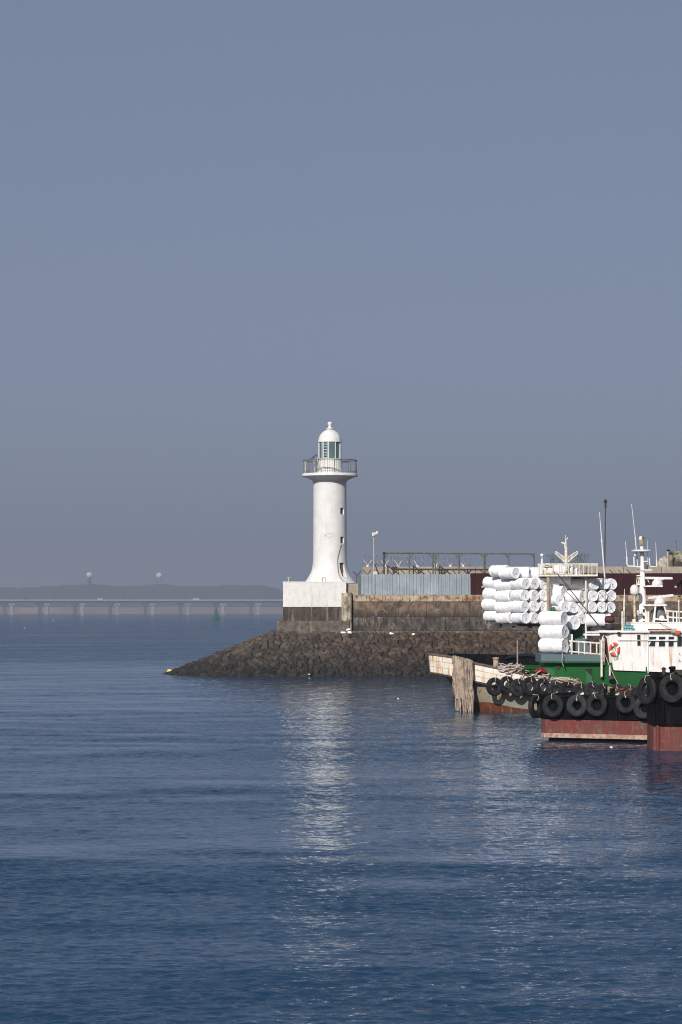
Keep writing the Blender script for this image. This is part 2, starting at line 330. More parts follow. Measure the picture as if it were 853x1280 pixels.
def sea():
    rng = np.random.RandomState(11)
    ys = [33.0]
    while ys[-1] < 1700: ys.append(ys[-1]*(1+.0014+.0030*min(1, max(0, (ys[-1]-150)/500))))
    ys = np.array(ys); nx = 900; u = np.linspace(-1, 1, nx)
    Y = np.repeat(ys[:, None], nx, 1); X = u[None, :]*(ys[:, None]*.142+11.0)
    X = X + 0*Y
    def lowf(fx, fy, seed, n=9):
        r = np.random.RandomState(seed); o = np.zeros_like(X)
        for k in range(n):
            a = r.uniform(.5, 1.6)*fx*r.choice((-1, 1)); b = r.uniform(.4, 1.9)*fy; o += np.sin(a*X+b*Y+r.uniform(0, 6.28)+.8*np.sin(a*.7*X-b*.4*Y+k))
        return o/math.sqrt(n)
    env = lowf(.09, .19, 5)*.30 + lowf(.4, .8, 6)*.45 + lowf(.05, .06, 7)*.18
    gust = np.exp(-((Y-119-6*env)/9)**2)*.38 + np.exp(-((Y-88-6*env)/5)**2)*.35 + np.clip((70+5*env-Y)/6, 0, 1)*.5 + np.clip((Y-300)/60, 0, 1)*.6
    wind = np.clip(.36+.46*env+gust, 0, 1.35)            # 0 calm slick, 1 ruffled
    dy = np.gradient(ys)[:, None]; dxs = (ys*.142+11.0)[:, None]*2/nx
    Z = np.zeros_like(X)
    # gaussian-ish spread round the wind direction, lengths from a hand to a boat
    for lam, n_, slope in ((6.5, 9, .0035), (3.8, 10, .006), (2.2, 12, .011), (1.3, 16, .021), (.8, 18, .036), (.5, 20, .048), (.32, 22, .056), (.21, 18, .050)):
        for k in range(n_):
            l = lam*rng.uniform(.72, 1.35); th = R(90+22)+rng.normal(0, .85); kx = 2*math.pi/l*math.cos(th); ky = 2*math.pi/l*math.sin(th)
            amp = slope*l/(2*math.pi)*math.sqrt(2/n_)
            fade = np.clip((l/np.maximum(dy*abs(ky)*l/6.28, dxs*abs(kx)*l/6.28)-1.9)/2.0, 0, 1)
            if fade.max() <= 0: continue
            jx = .35*l*np.sin(X*.21/l**.5+k)+.3*l*np.sin(Y*.17/l**.5+k*2.1)
            ph = kx*(X+jx)+ky*(Y+jx*.6)+rng.uniform(0, 6.28)
            Z += amp*fade*(np.sin(ph)+.22*np.cos(2*ph))
    Z *= (1+.8*np.clip((Y-90)/150, 0, 1))*(1+1.4*np.clip((Y-300)/400, 0, 1))
    edge = np.clip((1-np.abs(u))/.03, 0, 1)[None, :]*np.clip((1700-Y)/300, 0, 1)*np.clip((Y-33)/1.5, 0, 1)
    Z *= (.42+.82*wind)*edge
    V = np.stack([X, Y, Z], -1).reshape(-1, 3); ny = len(ys)
    idx = np.arange(ny*nx).reshape(ny, nx)
    fs = np.stack([idx[:-1, :-1], idx[:-1, 1:], idx[1:, 1:], idx[1:, :-1]], -1).reshape(-1, 4)
    nb = ny*nx; V = np.vstack([V, [(-4500,-1100,0),(4500,-1100,0),(4500,11500,0),(-4500,11500,0)]])
    bl, br, tr, tl = int(idx[0, 0]), int(idx[0, -1]), int(idx[-1, -1]), int(idx[-1, 0])
    left = [int(q) for q in idx[:, 0]]; right = [int(q) for q in idx[:, -1]]; bot = [int(q) for q in idx[0, :]]; top = [int(q) for q in idx[-1, :]]
    V[bot, 2] = 0; V[top, 2] = 0; V[left, 2] = 0; V[right, 2] = 0
    extra = [(nb, nb+1, br, bl), (nb+1, nb+2, tr, br), (nb+2, nb+3, tl, tr), (nb+3, nb, bl, tl)]
    allf = np.vstack([fs, np.array(extra)])
    me = bpy.data.meshes.new('water'); me.vertices.add(len(V)); me.vertices.foreach_set('co', V.reshape(-1).astype(np.float32))
    me.loops.add(len(allf)*4); me.loops.foreach_set('vertex_index', allf.reshape(-1).astype(np.int32))
    me.polygons.add(len(allf)); me.polygons.foreach_set('loop_start', np.arange(0, len(allf)*4, 4, dtype=np.int32)); me.polygons.foreach_set('loop_total', np.full(len(allf), 4, dtype=np.int32))
    me.update(calc_edges=True); me.polygons.foreach_set('use_smooth', [True]*len(me.polygons))
    at_ = me.attributes.new('wind', 'FLOAT', 'POINT'); at_.data.foreach_set('value', np.append(wind.reshape(-1), [1.]*4).astype(np.float32))
    me.materials.append(M['water']); o = bpy.data.objects.new('water', me); col.objects.link(o); tag(o, 'rippled blue sea water', kind='structure')
sea()
# ------------------------------------------------------------------ far shore, hills, bridge, radar domes
def far():
    YS = 4900
    pts = []
    # mudflat and sea wall strip
    mb = MB(); nx = 160; rows = [(4650, -.5), (4700, .6), (4860, 3.0), (4880, 9.5), (5050, 11.5), (6800, 14)]
    vs = []
    for i in range(nx+1):
        x = -2400+3600*i/nx
        for (y, z) in rows:
            vs.append((x, y+25*mnoise.noise((x*.004, y*.01, 3)), z + (1.4*mnoise.noise((x*.012, y*.004, 1)) if z > 5 else 0)))
    k = len(rows); fs = [(i*k+j, (i+1)*k+j, (i+1)*k+j+1, i*k+j+1) for i in range(nx) for j in range(k-1)]
    mb.add(vs, fs).top('shore', M['shore'], (0,0,0), 'pinkish grey mudflat and low bank under the far bridge', 'shore', kind='structure')
    # hills
    Y = 7500; prof = [(-400,740),(-200,735),(0,731.5),(50,731),(90,728.5),(114,727),(140,729.5),(170,730),(199,727.5),(215,730),(250,731),(300,730),(330,730.5),(343,733.5),(356,739),(385,748),(430,757),(520,760),(800,761)]
    mb = MB(); nx, ny = 420, 26; vs = []
    for i in range(nx+1):
        px = -400+1200*i/nx; py = np.interp(px, [p[0] for p in prof], [p[1] for p in prof]); X = (px-HX)*Y/F; zt = EYE+(HY-py)*Y/F
        for j in range(ny+1):
            t = j/ny; s = math.sin(math.pi*min(1, t*1.0))**.8
            yy = 6900+t*1200
            z = zt*s*(.93 + .10*mnoise.noise((X*.004, yy*.004, 0))) + 3.5*mnoise.noise((X*.03, yy*.03, 5)) + 2.2*mnoise.noise((X*.09, yy*.05, 2))
            if j in (0, ny): z = 5
            vs.append((X, yy, z))
    k = ny+1
    mb.add(vs, [(i*k+j, (i+1)*k+j, (i+1)*k+j+1, i*k+j+1) for i in range(nx) for j in range(ny)]).top('hills', M['hill'], (0,0,0), 'low wooded hills fading into haze', 'hills', kind='structure')
    # bridges
    for bi, (Yb, off, cm, pm, lab) in enumerate(((4266, 0, 'bridge', 'bridgedark', 'long low road bridge with dark piers, nearer of the two parallel decks'),
                                                 (4345, 8.9, 'bridge', 'bridge', 'second road bridge just behind, its pale piers showing beside the dark ones'))):
        zt = EYE+(HY-750.2)*Yb/F; root = thing('road_bridge', (-250, Yb, 0), lab, 'bridge', 'twin road bridges across the bay')
        MB().bb(-1000, 80, Yb-7, Yb+7, zt-1.6, zt).build('deck', M[cm], root)
        MB().bb(-1000, 80, Yb-4.5, Yb+4.5, zt-4.2, zt-1.6).build('girder', M['bridgedark'], root)
        MB().bb(-1000, 80, Yb-7.2, Yb-6.8, zt, zt+1.1).build('parapet', M[cm], root)
        k = -8
        for i in range(-6, 10):
            px = 6.0+44.0*i+off; X = (px-HX)*Yb/F
            if X > 60 or X < -990: continue
            m1 = MB().bb(X-2.3, X+2.3, Yb-3, Yb+3, -2, zt-8).bb(X-4.2, X+4.2, Yb-4, Yb+4, -2, .9)
            m1.prismY([(X-2.3, zt-9), (X+2.3, zt-9), (X+6.5, zt-5.5), (X+6.5, zt-4.2), (X-6.5, zt-4.2), (X-6.5, zt-5.5)], Yb-3, Yb+3)
            m1.build('pier', M[pm], root)
            if bi == 0 and X > -700:
                X2 = X+15
                MB().tube((X2, Yb+6, zt), (X2, Yb+6, zt+11), .18, .1, 5).tube((X2, Yb+6, zt+11), (X2+2.2, Yb+6, zt+11.3), .1, .1, 5).build('lamp_post', M['bridge'], root)
    zt = EYE+(HY-750.2)*4266/F
    def van(px, L, H, c, lab):
        X = (px-HX)*4266/F; y = 4264; r = thing('vehicle', (X, y, zt), lab, 'vehicle', 'vehicles crossing the far bridge')
        MB().prismY([(X-L/2, zt+.5), (X+L/2, zt+.5), (X+L/2, zt+H*.55), (X+L/2-.7, zt+H*.6), (X+L/2-1.4, zt+H), (X-L/2, zt+H)], y-1.1, y+1.1).build('body', M[c], r)
        MB().bb(X-L/2+.8, X+L/2-1.6, y-1.13, y-1.1, zt+H*.6, zt+H*.9).build('window', M['glassdark'], r)
        for s in (-.32, .32): MB().lathe([(.5,-1.15),(.5,1.15)], (X+L*s, y, zt+.5), 12, 'Y').build('wheel', M['rubber'], r)
    van(125.5, 7, 3.2, 'white', 'pale truck on the bridge, alone between two dark piers left of the radar domes')
    van(245.5, 8.5, 3.3, 'boatwhite', 'white lorry on the bridge left of the green buoy')
    van(33, 8.5, 3.0, 'bridgedark', 'dark bus on the bridge near its left end')
    van(258, 5, 2.2, 'slate', 'grey van following the white lorry above the green buoy')
    # radar domes
    for px, py, d, lat, lab in ((112, 718.8, 7.8, 0, 'white radar dome standing low among trees on the hill, left one'), (199.3, 719.5, 7.8, 1, 'white radar dome on a lattice tower above the hill, right one')):
        Yd = 7450; s = F/Yd; c = at(px, py, Yd); r = d/2/s; zb = at(px, 731, Yd).z
        t = thing('radar_dome', (c.x, Yd, zb), lab, 'radar dome', 'radar domes on the far hill')
        MB().lathe([(max(1e-4, r*math.cos(R(a))), r*math.sin(R(a))) for a in np.linspace(-55, 90, 14)], c, 24).build('dome', M['dome'], t)
        m = MB(); zz = c.z-r*.8
        if lat:
            for sx in (-1, 1):
                for sy in (-1, 1): m.tube((c.x+sx*9, Yd+sy*9, zb-6), (c.x+sx*5, Yd+sy*5, zz), .7, .5, 5)
            for z in np.linspace(zb+2, zz, 3): m.bb(c.x-8, c.x+8, Yd-8, Yd+8, z-.5, z+.5)
        else: m.lathe([(r*.55, zb-8), (r*.6, zz)], (c.x, Yd, 0), 16)
        m.build('tower', M['hill' if not lat else 'bridgedark'], t)
far()
# navigation buoy
def navbuoy():
    Y = 1871; c = at(270.5, 774.5, Y); s = F/Y; r = thing('navigation_buoy', (c.x, Y, 0), 'green navigation buoy with tapering cage in front of the bridge', 'buoy')
    MB().lathe([(.8,-1),(2.1,-.4),(2.2,.9),(1.9,1.3),(.5,1.4)], (c.x, Y, 0), 20).build('float_body', M['buoygreen'], r)
    m = MB()
    for k in range(6):
        a = k*math.pi/3; m.tube((c.x+1.5*math.cos(a), Y+1.5*math.sin(a), 1.3), (c.x+.7*math.cos(a), Y+.7*math.sin(a), 5.2), .18, .14, 6)
    m.lathe([(1.2,1.4),(1.0,3.2),(.8,4.4),(.75,4.5)], (c.x, Y, 0), 12)
    m.build('cage', M['buoygreen'], r)
    MB().lathe([(.9,5.2),(.9,5.35),(.25,5.4),(.25,6.3),(.35,6.35),(.3,6.8),(.02,6.9)], (c.x, Y, 0), 12).build('lantern', M['buoygreen'], r)
navbuoy()
p = at(212.5, 840.5, 272)
r = thing('mooring_buoy', (p.x, 272, 0), 'small round yellow buoy floating off the tip of the stone slope', 'buoy')
MB().ball((p.x, 272, .14), .30, .9).build('float_ball', M['yellow'], r); MB().tube((p.x, 272, .3), (p.x, 272, .50), .04, .03, 8).build('eye', M['dark'], r)
for px, py, rr, lab in ((31, 785, .34, 'tiny white float on open water, lower of the far left pair'), (67, 775.3, .5, 'tiny white float on open water, upper of the far left pair'), (104, 769.6, .9, 'white float close under the far mudflat, left of two'), (111, 770, .7, 'white float close under the far mudflat, right of two'),
                        (498, 873.5, .10, 'tiny white foam bit drifting before the stone slope'), (764.5, 934.6, .10, 'white foam scrap beside the red waterline of the black hull'), (172, 769, .8, 'white float far out before a dark bridge pier')):
    rr *= .7; Y = EYE*F/(py-HY); MB().lathe([(rr*.6,-rr*.5),(rr,-rr*.1),(rr,rr*.35),(rr*.7,rr*.7),(.01,rr*.8)], ((px-HX)*Y/F, Y, 0), 12).top('float_marker', M['foam'], ((px-HX)*Y/F, Y, 0), lab, 'float', 'small white floats on the water')
# ------------------------------------------------------------------ stone slope
def revetment():
    X0, Y0, YB, ZT, D, SL = -6.5, 269.4, 286.0, 3.9, 11.8, .395
    def contour(u):   # returns base point and outward normal; u<0 left side, arc, then front
        arc = math.pi/2
        if u < 0: return (X0, Y0-u), (-1, 0)
        if u < arc: return (X0, Y0), (-math.cos(u), -math.sin(u))
        return (X0+(u-arc), Y0), (0, -1)
    us = list(np.arange(-16.5, 0, .22)) + list(np.linspace(0, math.pi/2, 170))[:-1] + list(math.pi/2+np.arange(0, 30, .085)) + list(math.pi/2+np.arange(30, 62, .4))
    ds = list(np.arange(-.9, D, .085))
    P = np.zeros((len(us), len(ds), 3)); Nn = np.zeros_like(P)
    for i, u in enumerate(us):
        b, n = contour(u)
        for j, d in enumerate(ds):
            z = ZT - max(0, d)*SL
            P[i, j] = (b[0]+n[0]*d, b[1]+n[1]*d, z); Nn[i, j] = (n[0]*.37, n[1]*.37, .93)
    # stone cells in plan, sheared courses
    rng = np.random.RandomState(3)
    def cells(x, y, cw, ch, rot, seed):
        a = x*math.cos(rot)+y*math.sin(rot); b = (-x*math.sin(rot)+y*math.cos(rot))
        a = a/cw; b = b/ch
        ia = np.floor(a).astype(int); ib = np.floor(b).astype(int)
        F1 = np.full(x.shape, 9.); F2 = np.full(x.shape, 9.); id1 = np.zeros(x.shape, int); dx1 = np.zeros(x.shape); dy1 = np.zeros(x.shape)
        for da in (-2,-1,0,1,2):
            for db in (-2,-1,0,1,2):
                ca = ia+da; cb = ib+db
                h = (ca*73856093 ^ cb*19349663 ^ seed*83492791) & 0x7fffffff
                r1 = ((h*1103515245+12345) & 0x7fffffff)/0x7fffffff; r2 = ((h*22695477+1) & 0x7fffffff)/0x7fffffff
                sx = ca+.5*(cb % 2)+.02+.96*r1; sy = cb+.02+.96*r2
                ddx = a-sx; ddy = b-sy; dd = np.sqrt(ddx**2+ddy**2)
                closer = dd < F1
                F2 = np.where(closer, F1, np.minimum(F2, dd)); id1 = np.where(closer, h, id1); dx1 = np.where(closer, ddx, dx1); dy1 = np.where(closer, ddy, dy1); F1 = np.where(closer, dd, F1)
        return F1, F2, id1, dx1, dy1
    x = P[..., 0]; y = P[..., 1]
    wx = x + .25*np.sin(y*1.3+x*.4); wy = y+.2*np.sin(x*1.1+1)
    F1, F2, idd, dx, dy = cells(wx, wy*1.0, .66, .54, R(20), 5)
    rr = ((idd*1664525+1013904223) & 0x7fffffff)/0x7fffffff; r3 = ((idd*69069+7) & 0x7fffffff)/0x7fffffff; r4 = ((idd*134775813+1) & 0x7fffffff)/0x7fffffff
    e = np.clip((F2-F1)/.24, 0, 1)
    h = (e**.4)*.28 - .22 + (rr-.5)*.18 + dx*(r3-.5)*.42 + dy*(r4-.35)*.46
    h = np.where(e < .5, np.minimum(h, -.34), h)
    fine = np.array([[mnoise.noise((a*2.2, b*2.2, 0)) for a, b in zip(ra, rb)] for ra, rb in zip(x[::1], y[::1])])
    h = h + fine*.05
    Q = P + Nn*h[..., None]
    nu, nd = len(us), len(ds)
    me = bpy.data.meshes.new('stone_slope')
    idx = np.arange(nu*nd).reshape(nu, nd)
    fs = np.stack([idx[:-1, :-1], idx[1:, :-1], idx[1:, 1:], idx[:-1, 1:]], -1).reshape(-1, 4)
    me.from_pydata(Q.reshape(-1, 3).tolist(), [], fs.tolist())
    at_ = me.attributes.new('stone', 'FLOAT', 'POINT')
    toneX = np.clip(.5+.35*np.sin(x*.11+1.5)+.1*np.sin(y*.7), 0, 1)
    val = np.clip(rr*.62+.30*(P[..., 2]/4)+.10*toneX-.06, 0, 1)
    val = np.where(e < .5, 0, val)  # shade between the stones is put into the colour as near black
    at_.data.foreach_set('value', val.reshape(-1).astype(float))
    me.polygons.foreach_set('use_smooth', [True]*len(me.polygons)); me.materials.append(M['rock']); me.update()
    n = me.polygons[len(me.polygons)//2].normal
    if n.z < 0: me.flip_normals()
    o = bpy.data.objects.new('stone_slope', me); col.objects.link(o)
    tag(o, 'sloping revetment of fitted dark grey stones running down to the water', 'revetment', kind='structure')
revetment()
MB().bb(-6.3, 58, 269.9, 300, -2, 3.75).bb(-16, -6.3, 271, 284, -2, .3).top('breakwater_core', M['conc'], (0,0,0), 'rubble core of the breakwater below lighthouse and wall', 'breakwater', kind='structure')
MB().bb(3.0, 58, 270.9, 300, 3.76, 7.30).top('quay_ground', M['quay'], (0,0,0), 'raised concrete quay top behind the wall', 'quay', kind='structure')
# ------------------------------------------------------------------ lighthouse
def lighthouse():
    YF = 270.0; YT = 273.4; s = F/YT; cx = (412.6-HX)/s
    def Z(py, Y=YT): return EYE-(py-HY)*Y/F
    def Xf(px, Y=YF): return (px-HX)*Y/F
    root = thing('lighthouse', (cx, YT, 3.9), 'tall white round lighthouse with domed lantern on a square base', 'lighthouse')
    xl, xr = Xf(354), Xf(433)
    m = MB(); m.bb(xl, xr, YF, YT+3.6, Z(758.5, YF), Z(728.5, YF)); m.bb(xl-.03, xr+.03, YF-.03, YT+3.63, Z(728.5, YF), Z(728.5, YF)+.12)
    m.build('base_block', M['white_block'], root)
    MB().bb(xr+.002, Xf(448), YF+.55, YT+3.5, Z(758.5, YF), Z(729.5, YF)).build('side_block', M['parapet'], root)
    MB().bb(xl+.01, Xf(440), YF+.01, YT+3.5, Z(777, YF), Z(758.6, YF)).build('plinth', M['plinth'], root)
    MB().bb(xl-.55, Xf(437), YF-.55, YT+3.9, 3.55, Z(776, YF)).build('footing', M['footing'], root)
    # tower, with real openings
    pr = [(33,729.0),(31.5,727.6),(29.5,725.2),(27.4,722),(25.2,718.2),(23.4,714.2),(22.2,710),(21.5,705),(21.1,700),(21.0,690),(20.9,660),(20.8,630),(20.7,606),(20.9,602.5),(22.5,600.5),(25.5,598.8),(29,597.2),(31.6,596.2)]
    m = MB(); m.lathe([(r/s, Z(y)) for r, y in pr], (cx, YT, 0), 72)
    tw = m.build('tower', M['white'], root, ang=30)
    cut = MB(); ops = []
    for ang, py0, py1, wd, rad in ((48, 635.2, 643.4, .5, 21), (48, 671.2, 679.4, .5, 21), (45, 703.6, 721, .62, 22)):
        a = R(ang); d = Vector((math.sin(a), -math.cos(a), 0)); z0, z1 = Z(py1), Z(py0)
        c = Vector((cx, YT, (z0+z1)/2)) + d*(rad/s)
        cut.box(c + d*.35, (wd, 1.15, z1-z0), a); ops.append((a, d, z0, z1, wd, rad))
    cu = cut.build('cutter', M['white'])
    cu.location = -ORG[root.name]*0
    md = tw.modifiers.new('b', 'BOOLEAN'); md.object = cu; md.operation = 'DIFFERENCE'; md.solver = 'EXACT'
    dg = bpy.context.evaluated_depsgraph_get(); ev = tw.evaluated_get(dg); me2 = bpy.data.meshes.new_from_object(ev)
    tw.modifiers.clear()
    me2.set_sharp_from_angle(angle=R(22))
    if len(me2.polygons) > 200: tw.data = me2
    bpy.data.objects.remove(cu)
    for i, (a, d, z0, z1, wd, rad) in enumerate(ops):
        c = Vector((cx, YT, (z0+z1)/2)) + d*(rad/s-.20)
        if i < 2:
            f = MB()
            for sx in (-1, 1): f.box(c+Matrix.Rotation(a, 3, 'Z') @ Vector((sx*(wd/2-.03), .0, 0)), (.06, .06, z1-z0), a)
            f.box(c+Vector((0,0,(z1-z0)/2-.03)), (wd, .06, .06), a); f.box(c-Vector((0,0,(z1-z0)/2-.03)), (wd, .06, .06), a); f.box(c, (wd, .04, .04), a)
            o = f.build('window', M['railgrey'], root)
            MB().box(c+d*-.04, (wd-.02, .03, z1-z0-.02), a).build('pane', M['glassdark'], o)
        else:
            o = MB().box(c+d*-.03, (wd, .05, z1-z0), a).build('door', M['doorb'], root)
            MB().tube(c+d*.0+Matrix.Rotation(a, 3, 'Z') @ Vector((.2, -.05, -.1)), c+d*.06+Matrix.Rotation(a, 3, 'Z') @ Vector((.2, -.05, -.1)), .03).build('handle', M['dark'], o)
    # gallery
    g = MB(); zg = Z(592.2); g.lathe([(31.6/s, Z(596.4)), (34.3/s, Z(595.9)), (34.8/s, Z(595.4)), (34.8/s, Z(592.8)), (34.4/s, zg), (8/s, zg+.03)], (cx, YT, 0), 72); g.build('gallery', M['white'], root)
    rl = MB(); zr = Z(575.4); rr = 33.2/s
    def ring(z, r, rad, n=72):
        rl.lathe([(r+rad*math.cos(t), z+rad*math.sin(t)) for t in np.linspace(0, 2*math.pi, 7)[:-1]], (cx, YT, 0), n, closed=True)
    ring(zr, rr, .04); ring(zg+.16, rr, .022); ring(zr-.1, rr, .018)
    for k in range(72):
        t = 2*math.pi*k/72; r_ = .035 if k % 8 == 0 else .014
        rl.tube((cx+rr*math.cos(t), YT+rr*math.sin(t), zg), (cx+rr*math.cos(t), YT+rr*math.sin(t), zr), r_, n=5)
    rl.build('gallery_railing', M['railgrey'], root)
    a = R(198); MB().tube((cx+rr*.97*math.cos(a), YT+rr*math.sin(a)*.97, zg), (cx+rr*.97*math.cos(a), YT+rr*.97*math.sin(a), zr-.1), .1, n=12).build('light_post', M['white'], root)
    # lantern
    dr = MB(); dr.lathe([(16.6/s, zg), (16.2/s, zg+.15), (15.6/s, zg+.3), (15.6/s, Z(575)), (16.2/s, Z(574.6)), (16.2/s, Z(573.6)), (12/s, Z(573.6))], (cx, YT, 0), 48); dr.build('lantern_drum', M['white'], root)
    lt = thing_part = MB().lathe([(13.6/s, Z(573.6)), (13.6/s, Z(552.8))], (cx, YT, 0), 20).build('lantern_glazing', M['lantern'], root, ang=10)
    mm = MB()
    for k in range(10):
        t = 2*math.pi*(k+.32)/10; mm.box((cx+14/s*math.cos(t), YT+14/s*math.sin(t), (Z(573.6)+Z(552.8))/2), (.06, .09, Z(552.8)-Z(573.6)), t+math.pi/2)
    mm.build('mullion', M['white'], lt)
    ld = MB(); a0 = R(-110)
    for sgn in (-1, 1):
        q = Vector((cx+16.0/s*math.cos(a0)+sgn*.17, YT+16.0/s*math.sin(a0), 0)); ld.tube(q+Vector((0,0,zg)), q+Vector((0,0,Z(552))), .035, n=6)
    q = Vector((cx+16.0/s*math.cos(a0), YT+16.0/s*math.sin(a0), 0))
    z = Z(573)
    while z < Z(553): ld.tube(q+Vector((-.17,0,z)), q+Vector((.17,0,z)), .03, n=5); z += .26
    ld.build('ladder', M['white'], root)
    rf = MB(); R0 = 14.6/s; zb = Z(552.8); H = Z(537.5)-zb
    rf.lathe([(R0*.9, zb-.02), (R0+.02, zb), (R0+.02, zb+.06)] + [(R0*math.cos(R(t)), zb+.06+H*math.sin(R(t))) for t in range(4, 78, 6)], (cx, YT, 0), 48)
    df = rf.build('dome_roof', M['white'], root)
    MB().lathe([(R0*.25, zb+.06+H*.955), (.30, Z(537)), (.42, Z(536)), (.42, Z(535.5)), (.2, Z(534.8)), (.14, Z(532.5)), (.13, Z(531.6)), (.2, Z(531.2)), (.235, Z(529.6)), (.2, Z(528)), (.1, Z(527.2)), (.01, Z(527))], (cx, YT, 0), 24).build('finial', M['white'], df)
    # solar panel on the gallery
    c = Vector((cx-20.3/s, YT-1.0, Z(571.8))); sp = MB().box(c, (.75, .6, .04), 0, Matrix.Rotation(R(-38), 3, 'Y') @ Matrix.Rotation(R(10), 3, 'X')).build('solar_panel', M['solar'], root)
    MB().tube(c, (c.x+.15, c.y, zg), .03, n=6).tube(c+Vector((.3, 0, .2)), (c.x+.5, c.y, zg+.6), .025, n=6).build('bracket', M['white'], sp)
    # cable, emblem, fittings on the block
    def surf(px, py, out=.03):
        rr_ = np.interp(py, [p[1] for p in reversed(pr)], [p[0] for p in reversed(pr)])/s+out
        dx = (px-412.6)/s; return Vector((cx+dx, YT-math.sqrt(max(.0001, rr_**2-dx**2)), Z(py)))
    MB().path([surf(x, y) for x, y in ((426.8,681),(426.2,683),(424.8,688),(423.2,694),(422.2,700),(422.4,707),(423.0,713),(423.8,718),(425.5,722),(428,725.5),(432,728.0))], .035).build('cable', M['railgrey'], root)
    pts = [surf(412.2+4.4*math.cos(t), 669.7+2.4*math.sin(t), .01) for t in np.linspace(0, 2*math.pi, 25)]
    em = MB().path(pts, .018, 4); em.path([surf(408, 669.7, .01), surf(405.7, 668.6, .01), surf(405.7, 670.8, .01), surf(408, 669.7, .01)], .018, 4); em.build('emblem', M['camgrey'], root)
    zt = Z(728.5, YF)+.12
    b = MB(); x = Xf(361.3); b.bb(x-.1, x+.1, YF+.5, YF+.7, zt, zt+.35).bb(x-.14, x+.14, YF+.46, YF+.74, zt+.35, zt+.42); b.build('vent', M['buttress'], root)
    b = MB()
    for px in (403.3, 407.5): b.tube((Xf(px), YF+.3, zt), (Xf(px), YF+.3, zt+.36), .03, n=5)
    b.tube((Xf(402.7), YF+.3, zt+.36), (Xf(408), YF+.3, zt+.36), .03, n=5); b.build('handrail', M['railgrey'], root)
lighthouse()
# ------------------------------------------------------------------ breakwater wall
def wall():
    Y = 270.2; s = F/Y; Z = lambda py: EYE-(py-HY)/s; X = lambda px: (px-HX)/s
    root = thing('breakwater_wall', (X(640), Y, 3.8), 'long stained concrete breakwater wall with rust-streaked coping right of the lighthouse', 'wall')
    x0, x1 = X(441.5), 57.0
    def course(z0, z1, L, dep, mt, name, seed, gap=.03):
        rg = random.Random(seed); m = MB(); x = x0
        while x < x1:
            l = L*rg.uniform(.75, 1.3); e = min(x+l, x1); o = rg.uniform(-.02, .02)
            m.bb(x+gap/2, e-gap/2, Y+dep+o, Y+1.1, z0+.012, z1-.012); x = e
        m.build(name, M[mt], root)
    MB().bb(x0, x1, Y+.14, Y+1.0, 3.4, Z(744.5)).build('core', M['conc'], root)
    course(Z(752), Z(744), 1.55, -.05, 'conctop', 'coping', 1)
    course(Z(771), Z(752), 3.4, .04, 'concmid', 'upper_course', 2)
    course(Z(788.5), Z(771), 3.0, .02, 'conc', 'lower_course', 3)
    course(3.5, Z(788.5), 2.4, -.7, 'footing', 'footing', 4)
    MB().bb(X(436), X(441.45), Y+.25, Y+.9, 3.4, Z(746)).build('gap_shade_fill', M['interior'], root)  # solid filler closing the gap, the gap's shade put into its dark colour
    # buttress with rounded top
    xb0, xb1 = X(427), X(440.5); yb = Y-.65
    vs = []; m = MB(); nz, nx = 26, 14
    for i in range(nz+1):
        z = 3.7+(Z(741)-3.7)*i/nz
        for j in range(nx+1):
            t = j/nx; k = min(1, (nz-i)/2.5); w_ = .5*(xb1-xb0)*(.93+.07*k)
            xx = (xb0+xb1)/2 + w_*math.sin((t-.5)*math.pi*.98) ; yy = yb+.45-.5*math.cos((t-.5)*math.pi)*(.6+.4*k) + .07*mnoise.noise((xx*2, z*1.5, 4))
            zc = z - (0 if i < nz else .0) + .06*mnoise.noise((xx*3, 1, z))
            vs.append((xx, yy, zc))
    fs = [(i*(nx+1)+j, i*(nx+1)+j+1, (i+1)*(nx+1)+j+1, (i+1)*(nx+1)+j) for i in range(nz) for j in range(nx)]
    n0 = len(vs); vs += [(xb0, Y+.6, 3.7), (xb1, Y+.6, 3.7), (xb0+.05, Y+.6, Z(741)), (xb1-.05, Y+.6, Z(741))]
    top = [nz*(nx+1)+j for j in range(nx+1)]; fs.append(tuple(top)+(n0+3, n0+2))
    left = [i*(nx+1) for i in range(nz+1)]; right = [i*(nx+1)+nx for i in range(nz+1)]
    fs.append(tuple(left)+(n0+2, n0)); fs.append(tuple(reversed(right))+(n0+1, n0+3))
    m.add(vs, fs); m.build('buttress', M['buttress'], root, ang=50)
wall()
